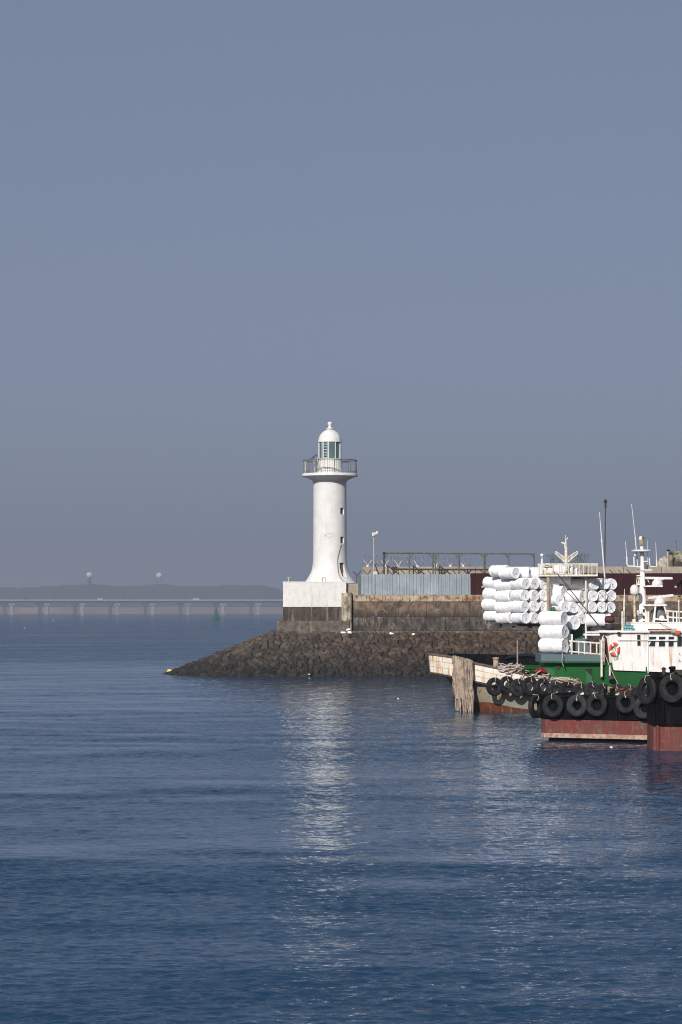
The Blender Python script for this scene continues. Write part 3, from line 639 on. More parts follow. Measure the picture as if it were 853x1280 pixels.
# foam scraps at the foot of the wall
for i, (px, py, w_, h_, rz, lab) in enumerate(((429.5, 790.6, 7, 2.2, .05, 'flat white foam slab leftmost at the foot of the buttress'), (435.8, 786.8, 5.6, 2.2, -.3, 'white foam slab tilted on top of two others by the buttress'), (437.5, 790.4, 5.6, 2.6, .25, 'white foam slab lower right beside the buttress foot'),
                                              (490, 792.2, 6, 2.6, .3, 'rounded white foam scrap lying at the middle of the wall foot'), (517, 792.8, 4.2, 2.2, -.2, 'small white foam scrap right along the wall foot'), (371.5, 819.3, 1.8, 1.6, 0, 'tiny white scrap on the stones below the lighthouse'), (441, 822.5, 1.5, 1.3, 0, 'tiny white scrap on the stones below the wall corner'), (387, 842.8, 2.6, .9, 0, 'pale scrap at the waterline of the stone slope'))):
    Y = 268.9 if i < 5 else (264.3 if py < 821 else (263.7 if py < 830 else 258.5))
    c = at(px, py, Y); wm, hm_ = w_*Y/F, h_*Y/F
    m = MB(); n_ = 10
    for zz, k in ((-.5, .93), (-.3, 1), (.3, 1), (.5, .9)): pass
    prof = [(wm*.5*a, hm_*b) for a, b in ((.9,-.5),(1,-.3),(1,.3),(.88,.5))]
    m.lathe(prof, c, 6 if i < 3 else 12, m=Matrix.Rotation(rz, 3, 'Y') @ Matrix.Scale(.6, 3, (0,1,0)))
    m.top('foam_scrap', M['foam'], c, lab, 'foam block', 'foam scraps on the breakwater')
# ------------------------------------------------------------------ fences and things on the wall
def fences():
    Y = 270.75; s = F/Y; Z = lambda py: EYE-(py-HY)/s; X = lambda px: (px-HX)/s
    zt, zb = Z(717.6), 7.50
    def corr(root, xa, xb, per, dep, name, m_, z0, z1, yo=0, skew=0):
        m = MB(); pts = []; x = xa
        while x < xb-1e-6:
            for fx, fy in ((0,0),(.32,0),(.45,1),(.87,1)):
                if x+fx*per <= xb: pts.append((x+fx*per, Y+yo-fy*dep))
            x += per
        pts.append((xb, Y+yo)); n_ = len(pts)
        vs = [(a, b, z0) for a, b in pts] + [(a, b, z1) for a, b in pts] + [(a, b+.02, z0) for a, b in pts] + [(a, b+.02, z1) for a, b in pts]
        fs = []
        for i in range(n_-1):
            fs += [(i, i+1, n_+i+1, n_+i), (2*n_+i, 3*n_+i, 3*n_+i+1, 2*n_+i+1), (n_+i, n_+i+1, 3*n_+i+1, 3*n_+i), (i, 2*n_+i, 2*n_+i+1, i+1)]
        fs += [(0, n_, 3*n_, 2*n_), (n_-1, 3*n_-1, 4*n_-1, 2*n_-1)]
        m.add(vs, fs); return m.build(name, M[m_], root, ang=20)
    r1 = thing('corrugated_fence', (X(520), Y, zb), 'pale blue-grey corrugated steel fence on the breakwater wall', 'fence')
    rg = random.Random(4); edges = [451, 470, 487, 504, 517, 530, 544, 558, 573, 588.3]
    for i in range(len(edges)-1):
        corr(r1, X(edges[i])+.004, X(edges[i+1]), (.26 if i == 0 else .33), .055, 'panel', 'galv', zb, zt+rg.uniform(-.04, .02), rg.uniform(-.01, .02))
    MB().bb(X(451), X(588), Y+.08, Y+.13, zt-.3, zt-.22).bb(X(451), X(588), Y+.08, Y+.13, zb+.3, zb+.38).build('rail', M['dark'], r1)
    m = MB()
    for px in np.arange(453, 590, 16.2): m.bb(X(px)-.04, X(px)+.04, Y+.13, Y+.21, 7.31, zt+.02)
    m.build('post', M['dark'], r1)
    r2 = thing('corrugated_fence', (25, Y, zb), 'long dark maroon corrugated steel fence behind the boats', 'fence')
    x = X(588.6)
    while x < 56:
        e = min(x+5.2, 56); corr(r2, x+.004, e, .30, .03, 'panel', 'maroon', zb-.02, zt+.06+rg.uniform(-.03,.03), rg.uniform(-.01,.02)); x = e
    m = MB()
    for px in np.arange(606, 1160, 24): m.bb(X(px)-.04, X(px)+.04, Y+.13, Y+.21, 7.31, zt+.02)
    m.build('post', M['dark'], r2)
    # spiked arms on the fences, each a thing
    arms = [(459.2, 2), (475.5, 2), (490.6, 1), (506.8, 1), (523, 1), (540, 1), (555.5, 1), (571, 1), (589, 1), (606, 1), (623, 1), (750.5, 1), (768, 1), (779, 1), (790, 1)]
    for i, (px, k) in enumerate(arms):
        c = Vector((X(px), Y+.2, zt-.05)); m = MB()
        m.tube(c, c+Vector((-.42, 0, .48)), .04, n=5)
        if k == 2: m.tube(c, c+Vector((.42, 0, .48)), .04, n=5)
        m.bb(c.x-.05, c.x+.05, c.y-.02, c.y+.05, c.z-.3, c.z+.05)
        host = 'pale' if px < 588 else 'maroon'
        m.top('fence_arm', M['dark'], c, ('dark %s arm on the fence top, %s arm right of the green mesh gate' % ('V-shaped' if k == 2 else 'slanted', ORDN[i])), 'fence arm', 'dark barbed-wire arms on the fence top')
    # diagonal braces
    for i, (px, nm) in enumerate(((485, 'leftmost of three, between camera pole and second gantry post'), (517, 'middle of three, just right of the second gantry post'), (549.5, 'rightmost of three, beside the double gantry post'))):
        m = MB(); a = at(px, 707.5, 272.2); b = at(px, 722, 272.2); b.z = 7.3; cc = at(px+17, 720, 272.2)
        m.tube(a, b, .07, n=6); m.tube(a, cc+(cc-a)*.2, .06, n=6); m.tube(cc+(cc-a)*.2, Vector((cc.x+(cc.x-a.x)*.2, 272.2, 7.3)), .05, n=6)
        m.top('brace', M['dark'], (a.x, 272.2, 7.3), 'dark steel brace behind pale fence, '+nm.replace('between camera pole and second gantry post','nearest the camera pole'), 'brace', 'dark braces behind the pale fence')
    # green mesh gate and first V arm
    r = thing('mesh_gate', (X(448), Y, 7.5), 'narrow green wire mesh gate with a dark V-shaped arm beside the lighthouse block', 'gate')
    m = MB(); 
    for px in (445.4, 450.2): m.tube((X(px), Y-.1, 7.48), (X(px), Y-.1, Z(719)), .045, n=6)
    for py in (721, 732, 742): m.tube((X(445.4), Y-.1, Z(py)), (X(450.2), Y-.1, Z(py)), .03, n=5)
    m.build('frame', M['gantry'], r)
    m = MB()
    for k in range(9):
        z = 7.55+k*.22; m.tube((X(445.4), Y-.1, z), (X(450.2), Y-.1, z+.3), .012, n=4); m.tube((X(450.2), Y-.1, z), (X(445.4), Y-.1, z+.3), .012, n=4)
    m.build('mesh', M['buoygreen'], r)
    c = Vector((X(446.3), Y-.1, Z(719.5))); MB().tube(c, c+Vector((-.35,0,.4)), .04, n=5).tube(c, c+Vector((.38,0,.4)), .04, n=5).build('arm', M['dark'], r)
    # parapet
    YP = 277.0; zp = EYE-(708.3-HY)*YP/F
    rp = thing('parapet_wall', (20, YP, 7.3), 'long pale concrete parapet wall standing behind the fences', 'wall')
    m = MB(); x = (452.5-HX)*YP/F; rg = random.Random(9)
    while x < 57:
        e = min(x+rg.uniform(3.4, 3.8), 57); m.bb(x+.02, e-.02, YP+rg.uniform(-.015, .015), YP+.6, 7.28, zp+rg.uniform(-.02, .02)); x = e
    m.build('slab', M['parapet'], rp)
    MB().bb((452.5-HX)*YP/F, 57, YP+.1, YP+.5, 7.28, zp-.1).build('core', M['conc'], rp)
    # white V brackets and razor wire on the parapet
    for i, (px, k) in enumerate(((459.5, 3), (481, 3), (498, 3), (522, 1), (544.8, 3), (563, 3), (579, 3))):
        c = Vector(((px-HX)*(YP+.3)/F, YP+.3, zp)); m = MB(); q = 1.0 if px < 530 else .55
        m.box(c+Vector((0,0,.06)), (.22, .2, .16))
        if k & 1: m.tube(c+Vector((0,0,.1)), c+Vector((-.36*q, 0, .62*q)), .035, n=6)
        if k & 2: m.tube(c+Vector((0,0,.1)), c+Vector((.40*q, 0, .62*q)), .035, n=6)
        m.top('wire_bracket', M['bracket'], c, '%s white %s bracket from the lighthouse end of the parapet top' % (ORDN[i], 'V-shaped' if k == 3 else 'single-armed'), 'bracket', 'white wire brackets on the parapet')
    m = MB(); xa, xb = (455-HX)*(YP+.3)/F, (590-HX)*(YP+.3)/F; pts = []; t = 0; rg = random.Random(2)
    turns = 26; ns = turns*14
    for k in range(ns+1):
        u = k/ns; a = 2*math.pi*turns*u; rad = .47*(1-.2*u)+.04*math.sin(a*.37)
        pts.append((xa+(xb-xa)*u+.05*math.sin(a*.21)+.22*math.cos(a), YP+.3+rad*math.cos(a), zp+.60-.12*u+rad*math.sin(a)))
    m.path(pts, .013, 4); m.tube((xa, YP+.3, zp+.15), (xb, YP+.3, zp+.15), .012, n=4); m.tube((xa, YP+.3, zp+1.0), (xb, YP+.3, zp+.9), .01, n=4)
    m.top('razor_wire', M['wire'], (xa, YP+.3, zp), 'coil of razor wire running along the parapet top', 'razor wire')
    # gantry
    YG = 274.4; sg = F/YG; gx = lambda px: (px-HX)/sg; gz = lambda py: EYE-(py-HY)/sg
    rt = thing('steel_gantry', (gx(575), YG, 7.3), 'long thin grey-green steel frame with a level top rail above the fence', 'frame')
    MB().add([], []).tube((gx(478.5), YG, gz(691.3)), (gx(669), YG, gz(692.2)), .075, n=6).build('top_rail', M['gantry'], rt)
    for px, br in ((480.3, 2), (512, 2), (541.5, 1), (544.5, 2), (574, 3), (605.5, 3), (607, 0), (636, 1), (668, 1)):
        zz = gz(691.5)
        MB().tube((gx(px), YG, 7.28), (gx(px), YG, zz), .07, n=6).build('post', M['gantry'], rt)
        m = MB()
        if br & 1: m.tube((gx(px), YG, zz-.45), (gx(px)-.42, YG, zz-.03), .055, n=5)
        if br & 2: m.tube((gx(px), YG, zz-.45), (gx(px)+.42, YG, zz-.03), .055, n=5)
        if br: m.build('knee_brace', M['gantry'], rt)
    # camera pole
    YC = 271.6; sc = F/YC; cx = (467.6-HX)/sc; z = lambda py: EYE-(py-HY)/sc
    rc = thing('camera_pole', (cx, YC, 7.3), 'slim grey pole topped by a white security camera behind the fence', 'camera pole')
    MB().tube((cx, YC, 7.28), (cx, YC, z(670)), .075, .06, 8).build('pole', M['camgrey'], rc)
    m = MB(); m.lathe([(.17,0),(.2,.05),(.2,.16),(.12,.22)], (cx, YC, z(670)), 12); cb = m.build('camera_mount', M['bracket'], rc)
    MB().box((cx+.08, YC, z(666.6)), (.5, .2, .17), 0, Matrix.Rotation(R(-8), 3, 'Y')).box((cx+.3, YC, z(665)), (.12, .16, .2)).build('camera', M['bracket'], rc)
    MB().path([(cx+.08, YC-.08, z(705)), (cx+.2, YC-.1, z(709)), (cx+.35, YC-.1, z(714)), (cx+.5, YC-.1, z(719))], .05).build('cable', M['dark'], rc)
    MB().box((cx+.12, YC-.15, z(717)), (.36, .2, .4)).build('junction_box', M['bracket'], rc)
    # floodlights leaning out
    for px, py, sg_, lab in ((603.7, 733.8, 1, 'white-headed floodlight on a dark arm beside the left end of the float stack'), (845, 733.8, 1, 'white-headed floodlight on a thick dark arm behind the radar scanners')):
        c = at(px, py, 268.8); rr = thing('floodlight', c, lab, 'floodlight', 'floodlights leaning from the maroon fence')
        MB().ball(c, .14, .9, 12, 8).build('lamp_head', M['camgrey'], rr)
        MB().path([c+Vector((.12, .05, .05)), c+Vector((.5, .9, .35)), c+Vector((.75, 1.9, .6))], [.09, .10, .10]).build('arm', M['black'], rr)
    # hut under camouflage
    YH = 283.0; sh = F/YH; hx = lambda px: (px-HX)/sh; hz_ = lambda py: EYE-(py-HY)/sh
    rh = thing('guard_hut', (hx(848), YH, 7.3), 'mottled camouflage-covered guard hut behind the parapet at the right edge', 'hut')
    def blob(cx_, cz, rx, ry, rz_, name, mt, seed, zb_=7.3):
        m = MB(); vs = []; n_, k_ = 28, 14
        for i in range(k_+1):
            a = math.pi/2*i/k_
            for j in range(n_):
                b = 2*math.pi*j/n_; d = Vector((math.cos(b)*math.cos(a)**.55, math.sin(b)*math.cos(a)**.55, math.sin(a)**.8))
                f = 1+.13*mnoise.noise((d.x*2.5+seed, d.y*2.5, d.z*2.5))
                vs.append((cx_+rx*d.x*f, YH+ry*d.y*f, zb_+(cz-zb_)*d.z*f))
        fs = [(i*n_+j, i*n_+(j+1)%n_, (i+1)*n_+(j+1)%n_, (i+1)*n_+j) for i in range(k_) for j in range(n_)]
        m.add(vs, fs); return m.build(name, M[mt], rh, ang=80)
    blob(hx(850), hz_(692.0), 1.9, 1.5, 0, 'net_cover', 'camo', 3); blob(hx(829), hz_(698.0), .75, .9, 0, 'pale_shell', 'camopale', 8)
    m = MB(); m.lathe([(.52, -.05), (.62, 0), (.55, .06), (.01, .1)], (hx(845.5), YH-1.62, hz_(709)), 20, 'Y'); m.build('round_opening', M['dark'], rh)
    m = MB(); m.tube((hx(832.6), YH-1.6, 7.3), (hx(832.6), YH-1.6, hz_(690)), .11, n=8); m.build('post', M['camgrey'], rh)
    MB().box((hx(833.2), YH-1.6, hz_(688.4)), (.28, .2, .16)).build('lamp', M['black'], rh)
    m = MB(); m.tube((hx(836), YH-1.9, 7.3), (hx(836), YH-1.9, hz_(694)), .24, .2, 8); m.build('camouflaged_post', M['camo'], rh); MB().ball((hx(836), YH-1.9, hz_(692.5)), .2, 1.0, 10, 6).build('post_cap', M['dark'], rh)
    MB().tube((hx(845.5), YH, hz_(694)), (hx(845.5), YH, hz_(677)), .02, n=4).ball((hx(845.5), YH, hz_(677)), .06, 1, 6, 4).build('whip_aerial', M['dark'], rh)
    # shrubs behind parapet
    for px, n_, seed, lab in ((690.5, 60, 1, 'thin green shrub tip above the parapet, left of the V-shaped mast'), (698, 35, 2, 'sparse green shrub tip just left of the V-shaped mast'), (721, 45, 3, 'green shrub tip right of the V-shaped mast'), (729, 60, 4, 'tall thin green shrub above the parapet, right end of platform railing')):
        rg = random.Random(seed); cx = (px-HX)*281/F; r = thing('shrub', (cx, 281, 7.3), lab, 'shrub', 'shrub tips above the parapet'); m = MB(); st = MB()
        for k in range(3):
            xx = cx+rg.uniform(-.3, .3); st.tube((cx, 281, 7.3), (xx, 281, 11.1+rg.uniform(0, .6)), .04, .015, 5)
        for k in range(n_*2):
            c = Vector((cx+rg.gauss(0, .27), 281+rg.gauss(0, .2), 9.6+rg.random()**.8*1.9)); d = Vector((rg.uniform(-.3,.3), rg.uniform(-.3,.3), .5)).normalized()*.3; e = d.orthogonal().normalized()*.018
            m.add([c-e, c+e, c+d], [(0,1,2)])
        m.build('foliage', M['leaf'], r, ang=0); st.build('stem', M['doorb'], r)
fences()
# ------------------------------------------------------------------ tyres and floats
def tyre_meshes():
    out = []
    for v in range(3):
        m = MB(); prof = [(.54,-.30),(.60,-.34),(.85,-.36),(.95,-.33),(1.0,-.24),(1.0,.24),(.95,.33),(.85,.36),(.60,.34),(.54,.30),(.50,.22),(.62,.05),(.62,-.05),(.50,-.22)]
        m.lathe([((r if v < 2 else 1-(1-r)*1.12), z*(.8, .72, .9)[v]) for r, z in prof], (0,0,0), 40, 'Y', closed=True)
        if v != 1:
            for k in range(32):
                t = 2*math.pi*k/32
                for sy in (-1, 1):
                    m.box((.985*math.cos(t), sy*.13, .985*math.sin(t)), (.06, .17, .10), 0, Matrix.Rotation(-t+sy*.0, 3, 'Y'))
        out.append(m.mesh('tyre', M['rubber' if v < 2 else 'rubberpale'], ang=40))
    return out
TY = tyre_meshes()
def tyre(px, py, Y, dia, yaw, v, label, group, rope=True, roll=0, wscale=1.0):
    c = at(px, py, Y); o = bpy.data.objects.new('tyre', TY[v]); col.objects.link(o); o.location = c
    o.scale = (dia/2, dia/2*wscale, dia/2); o.rotation_euler = (roll, 0, yaw); ORG[o.name] = c.copy()
    tag(o, label, 'tyre', group)
    if rope:
        m = MB(); rg = random.Random(int(px*10)); sw = rg.uniform(-.12, .12)
        m.path([(0, -.36, .60), (sw, -.40, .8), (sw, -.30, 1.02), (sw*.5, .1, 1.06), (sw*.3, .3, 1.08)], .028, 6); m.path([(0, .32, .62), (0, -.05, .49), (0, -.36, .6)], .03, 6)
        if rg.random() < .6: m.path([(0, -.4, .62), (.06, -.42, .5), (.12, -.42, .40)], .045, 6)
        r = bpy.data.objects.new('rope', m.mesh('rope', M['rope'])); col.objects.link(r); r.parent = o
    return o
def float_protos():
    L = 1.5; Rr = .415; ps = []
    for v in range(4):
        m = MB(); rg = random.Random(v+20); prof = []
        xs = list(np.linspace(-L/2, L/2, 31))
        for x in xs:
            e = L/2-abs(x); r = Rr*(1 - .12*max(0, 1-e/.07)**2)
            for g in (-.42, 0, .42): r += .016*math.exp(-((x-g)/.028)**2) - .018*math.exp(-((x-g)/.10)**2)
            prof.append((r, x))
        prof = [(.02, -L/2+.03), (Rr*.3, -L/2+.012), (Rr*.62, -L/2+.006), (Rr*.84, -L/2+.0), (Rr*.89, -L/2-.012)] + prof + [(Rr*.89, L/2+.012), (Rr*.84, L/2), (Rr*.62, L/2-.006), (Rr*.3, L/2-.012), (.02, L/2-.03)]
        n_ = 36; m.lathe(prof, (0,0,0), n_, 'X')
        nv = []
        for p in m.v:
            q = Vector(p); rad = Vector((0, q.y, q.z)); d = .030*mnoise.noise((q.x*1.9+v*9, q.y*3.2, q.z*3.2)) + .012*mnoise.noise((q.x*9+v*9, q.y*9, q.z*9))
            if rad.length > 1e-3: q = q + rad.normalized()*d
            q.x += .03*mnoise.noise((q.y*4+v*3, q.z*4, 1)) if abs(q.x) > L/2-.12 else 0
            nv.append(tuple(q))
        m.v = nv; body = m.mesh('float_body', M['foam'], ang=50)
        tie = []
        for sgn in (-1, 1):
            t = MB(); x0 = sgn*(L/2); t.ball((x0-sgn*.02, 0, 0), .05, .9, 8, 6)
            for k in range(rg.choice((4, 5, 6))):
                a = rg.uniform(0, 6.28); l = rg.uniform(.14, .32); b = a+rg.uniform(-.5, .5)
                t.path([(x0-sgn*.02, 0, 0), (x0-sgn*.005, l*.5*math.cos(a), l*.5*math.sin(a)), (x0, l*math.cos(b), l*math.sin(b))], [.017, .012, .007], 5)
            tie.append(t.mesh('end_tie', M['foamtie']))
        ps.append((body, tie))
    return ps
FP = float_protos(); frg = random.Random(5)
def pfloat(c, theta, label, group, k=1.0, pitch=0.0):
    """one float; its visible end faces (cos theta, -sin theta); c is the centre of that end"""
    body, tie = FP[frg.randrange(4)]
    n_ = Vector((math.cos(theta), -math.sin(theta), 0)); cen = Vector(c) - n_*(.75*k)
    o = bpy.data.objects.new('foam_float', body); col.objects.link(o); o.location = cen
    o.rotation_euler = (frg.uniform(0, 6.28), pitch, -theta); o.rotation_mode = 'XYZ'; o.scale = (k*frg.uniform(.97, 1.05), k*frg.uniform(1.0, 1.05), k*frg.uniform(1.0, 1.05))
    tag(o, label, 'float', group)
    for q in tie: t = bpy.data.objects.new('end_tie', q); col.objects.link(t); t.parent = o
    return o
# ------------------------------------------------------------------ hull loft
def loft(levels, yc, parent, name, matr, uv=False, close_bow=True, close_stern=True, ang=40):
    """levels: list (top to bottom) of lists of (x, halfbreadth, z); both sides"""
    n_ = len(levels[0]); m = MB(); vs = []; UV = []
    ring = []
    for sgn in (-1, 1):
        base = len(vs)
        for lv in levels:
            acc = 0
            for i, (x, hb, z) in enumerate(lv):
                vs.append((x, yc+sgn*hb, z)); 
                UV.append((x, z - lv[i][2] + (levels[0][i][2]-z)))
        ring.append(base)
    fs = []
    K = len(levels)
    for base in ring:
        for a in range(K-1):
            for i in range(n_-1):
                p = base+a*n_+i; fs.append((p, p+1, p+n_+1, p+n_))
    if close_bow:
        for a in range(K-1): fs.append((ring[0]+a*n_, ring[1]+a*n_, ring[1]+(a+1)*n_, ring[0]+(a+1)*n_))
    if close_stern:
        for a in range(K-1): fs.append((ring[0]+a*n_+n_-1, ring[0]+(a+1)*n_+n_-1, ring[1]+(a+1)*n_+n_-1, ring[1]+a*n_+n_-1))
    m.add(vs, fs); o = m.build(name, M[matr], parent, ang=ang)
    if uv:
        ul = o.data.uv_layers.new(name='UVMap')
        for lp in o.data.loops: ul.data[lp.index].uv = UV[lp.vertex_index]
    return o
def interp_list(xs, tab, col_):
    return [float(np.interp(x, [t[0] for t in tab], [t[col_] for t in tab])) for x in xs]
# ------------------------------------------------------------------ boat A : white bow, green house
YA = 168.0; SA = F/YA
def ax(px): return (px-HX)/SA
def az(py): return EYE-(py-HY)/SA
def boatA():
    yc = 170.9
    root = thing('fishing_boat', (ax(700), yc, 0), 'rust-stained white-bowed fishing boat with green deckhouse and white wheelhouse', 'boat')
    tab = [(538, 819.0, 842.5, .8), (552, 820.6, 844.6, 1.45), (566, 822.6, 847.2, 1.95), (594, 830.4, 853, 2.5), (624, 836.5, 859, 2.75), (657, 844.4, 866.5, 2.85), (700, 855, 876, 2.9), (770, 859.5, 880, 2.9), (860, 861, 881, 2.9), (950, 856, 876, 2.6)]
    pxs = list(np.arange(538, 951, 6.0)); xs = [ax(p) for p in pxs]
    sh = [az(v) for v in interp_list(pxs, tab, 1)]; kn = [az(v) for v in interp_list(pxs, tab, 2)]; hb = interp_list(pxs, tab, 3)
    def lev(z, hscale, shift, zoff=0):
        out = []
        for x, zz, h in zip(xs, z, hb):
            k = max(0, 1-(x-xs[0])/5.0); out.append((x+shift*k, max(.12, h*hscale*(1-.0*k)) - (0), zz+zoff))
        return out
    loft([lev(sh, 1, 0), lev([(a*.5+b*.5) for a, b in zip(sh, kn)], .995, .04), lev(kn, .985, .1)], yc, root, 'bulwark', 'hullwhite', uv=True)
    # capping rail
    m = MB()
    for sgn in (-1, 1): m.path([(x, yc+sgn*(h-.03), z+.02) for x, h, z in zip(xs, hb, sh)], .07, 6)
    m.tube((xs[0], yc-hb[0], sh[0]+.02), (xs[0], yc+hb[0], sh[0]+.02), .07); m.build('capping_rail', M['deck'], root)
    loft([lev([z-.12 for z in sh], .955, .12), lev([z-.9 for z in sh], .95, .15)], yc, root, 'bulwark_lining', 'deck')
    m = MB()
    for sgn in (-1, 1): m.path([(x+.1*max(0, 1-(x-xs[0])/5.0), yc+sgn*(h*.985+.01), z) for x, h, z in zip(xs, hb, kn)], .075, 6)
    m.build('rubbing_strake', M['dark'], root)
    zb = [.55-.42*min(1, max(0, (x-ax(592))/(ax(664)-ax(592)))) for x in xs]
    zb = [max(.12, z) for z in zb]
    top = lev([z-.02 for z in kn], .94, .9)
    mid = lev(zb, .91, 2.0); bot = lev([-.7]*len(xs), .8, 2.6)
    loft([top, mid], yc, root, 'lower_hull', 'hullgrey'); loft([mid, bot], yc, root, 'boot_top', 'boot')
    dk = MB(); zs = [z-.85 for z in sh]; n_ = len(xs)
    dk.add([(x+.2, yc-h*.95, z) for x, h, z in zip(xs, hb, zs)]+[(x+.2, yc+h*.95, z) for x, h, z in zip(xs, hb, zs)], [(i, i+1, n_+i+1, n_+i) for i in range(n_-1)]); dk.build('deck', M['deck'], root)
    # green deckhouse
    yh = 168.75
    x0, x1 = ax(681), ax(812); z0, z1 = .8, az(828.5)
    gh = MB().bb(x0, x1, yh, yh+4.2, z0, z1).build('deckhouse', M['green'], root)
    dxx = ax(737.5)
    d = MB(); d.bb(dxx-.19, dxx+.19, yh-.03, yh-.005, az(857), az(836.5)); dd = d.build('door', M['interior'], gh)
    MB().prismY([(dxx-.18, az(857)), (dxx+.19, az(857)), (dxx+.19, az(846)), (dxx-.18, az(838))], yh-.05, yh-.032).build('door_leaf', M['greenlight'], gh)
    MB().lathe([(.11,-.03),(.15,-.02),(.15,.02),(.11,.02)], (ax(699), yh-.03, az(833.5)), 16, 'Y').build('porthole', M['dark'], gh)
    # slab upper deck
    m = MB(); m.prism([(ax(677), yh-.35), (ax(752), yh-.35), (ax(756), yh+.5), (ax(756), yh+4.4), (ax(677), yh+4.4)], az(828.4), az(818)); m.build('upper_deck', M['slate'], root)
    MB().bb(ax(677)-.02, ax(756), yh-.40, yh-.352, az(829.0), az(826.8)).build('deck_edge', M['green'], root)
    # things on upper deck
    g = MB(); g.bb(ax(716), ax(741), yh+1.2, yh+3.0, az(819), az(799)); g.build('engine_casing', M['slate'], root)
    g = MB(); g.bb(ax(719), ax(733), yh+2.0, yh+3.5, az(802), az(783)); g.build('vent_casing', M['green'], root)
    g = MB(); g.bb(ax(713.5), ax(718.5), yh+.6, yh+.9, az(819), az(793)); g.build('vent_trunk', M['boatwhite'], root)
    # railing
    m = MB(); yr0, yr1 = yh+.1, yh-.35; A0 = Vector((ax(713), yr0, az(801.5))); A1 = Vector((ax(753.5), yr1, az(804.5)))
    B0 = Vector((ax(713), yr0, az(814.5))); B1 = Vector((ax(753.5), yr1, az(818.5)))
    m.tube(A0, A1, .055, n=6); m.tube(B0, B1, .05, n=6)
    for px in (716.5, 725, 732, 739.5, 747):
        t = (px-713)/40.5; p = A0.lerp(A1, t); m.tube(p, Vector((p.x, p.y, az(820.5 if px < 738 else (829 if px < 745 else 823)))), .045, n=6)
    m.build('guard_rail', M['railwhite'], root)
    m = MB(); m.tube((ax(753), yh-.4, az(800)), (ax(753), yh-.4, az(845)), .07, n=8); m.tube((ax(763.3), yh-.4, az(832)), (ax(763.3), yh-.4, az(847)), .06, n=8); m.tube((ax(756), yh-.2, az(798)), (ax(756), yh-.2, az(831)), .055, n=8)
    m.tube((ax(753), yh-.4, az(845)), (ax(753), yh-.1, az(847)), .07, n=8); m.build('stanchion', M['railwhite'], root)
    # wheelhouse
    yw = yh-.15; zt, zbm = az(789), az(840.5); xa = ax(763)
    pl = [(ax(757.5), yw+1.3), (ax(758.3), yw+.75), (ax(760), yw+.35), (ax(763.5), yw+.1), (ax(769), yw), (ax(900), yw), (ax(900), yw+3.8), (ax(757.5), yw+3.8)]
    m = MB(); n_ = len(pl); xk = [az(837), az(837), az(836.5), az(837), az(838), az(843), az(843), az(838)]
    m.add([(x+(.25 if i < 4 else 0), y, z) for i, ((x, y), z) in enumerate(zip(pl, xk))]+[(x, y, zt) for x, y in pl], [(k, (k+1)%n_, n_+(k+1)%n_, n_+k) for k in range(n_)]+[tuple(range(n_)), tuple(range(n_, 2*n_))])
    wh = m.build('wheelhouse', M['boatwhite'], root)
    # arched side entry left of it
    m = MB(); pts = [(ax(754.6), az(838)), (ax(754.6), az(806)), (ax(755.6), az(797)), (ax(757.4), az(793)), (ax(761.5), az(797.5)), (ax(763.2), az(806)), (ax(763.4), az(836))]
    m.prismY(pts, yw+.40, yw+.9); m.build('entry', M['brown'], wh)
    m = MB(); m.path([(p[0], yw+.38, p[1]) for p in pts[:6]], .05, 6); m.build('entry_frame', M['boatwhite'], wh)
    # roof edge and flying bridge
    m = MB(); m.prism([(ax(750.5), yw+.2), (ax(762), yw-.18), (ax(902), yw-.22), (ax(902), yw+4), (ax(753), yw+4)], az(790.8), az(788.2)); m.build('roof', M['boatwhite'], wh)
    m = MB(); m.bb(ax(791), ax(900), yw+.25, yw+3.3, az(788.4), az(778.6)); m.bb(ax(790.6), ax(901), yw+.2, yw+3.35, az(778.6), az(777.6)); m.build('flying_bridge', M['boatwhite'], wh)
    MB().bb(ax(812), ax(846), yw+.22, yw+.248, az(788.3), az(786.4)).bb(ax(813), ax(852), yw-.24, yw-.222, az(790.4), az(789.0)).build('rust_band', M['boot'], wh)
    # windows
    def win(poly, name='window'):
        pz = [(ax(a), az(b)) for a, b in poly]; m = MB(); m.prismY(pz, yw-.012, yw+.02); o = m.build(name, M['glassdark'], wh)
        cxx = sum(p[0] for p in pz)/len(pz); czz = sum(p[1] for p in pz)/len(pz)
        f = MB(); q = [(cxx+(x-cxx)*1.0, czz+(z-czz)*1.0) for x, z in pz]
        f.path([(x, yw-.015, z) for x, z in q+[q[0]]], .022, 5); f.build('frame', M['boatwhite'], o)
    win([(797.6, 793.5), (802.5, 793.5), (802.8, 807.5), (798, 807.5)])
    win([(812.8, 795.8), (822.2, 795.8), (820.5, 808.6), (812.2, 808.6), (813.4, 805.2), (816, 801.5), (812.8, 800)])
    for a, b in ((825, 833.8), (837, 844.6), (848, 855), (859, 867), (871, 880)): win([(a, 795.8), (b, 795.8), (b-.7, 808.6), (a, 808.6)])
    m = MB(); m.tube((ax(774), yw-.08, az(800.4)), (ax(811), yw-.08, az(800.4)), .022, n=6); m.tube((ax(811), yw-.1, az(800.6)), (ax(847.6), yw-.1, az(800.6)), .05, n=8); m.tube((ax(847.6), yw-.1, az(800.9)), (ax(847.6), yw-.1, az(791)), .05, n=8); m.build('pipe', M['boatwhite'], wh)
    MB().tube((ax(811.7), yw-.03, az(790)), (ax(811.7), yw-.03, az(842)), .03, n=6).build('seam_strip', M['boatwhite'], wh)
    MB().lathe([(.06,-.08),(.11,-.05),(.12,.04),(.05,.1)], (ax(774.6), yw-.15, az(791.9)), 12).build('lamp', M['lampred'], wh)
    MB().box((ax(848), yw-.3, az(790.5)), (.26, .2, .22)).build('orange_lamp', M['orange'], wh); MB().box((ax(843.6), yw-.26, az(788.2)), (.32, .16, .24)).build('lamp_box', M['camgrey'], wh)
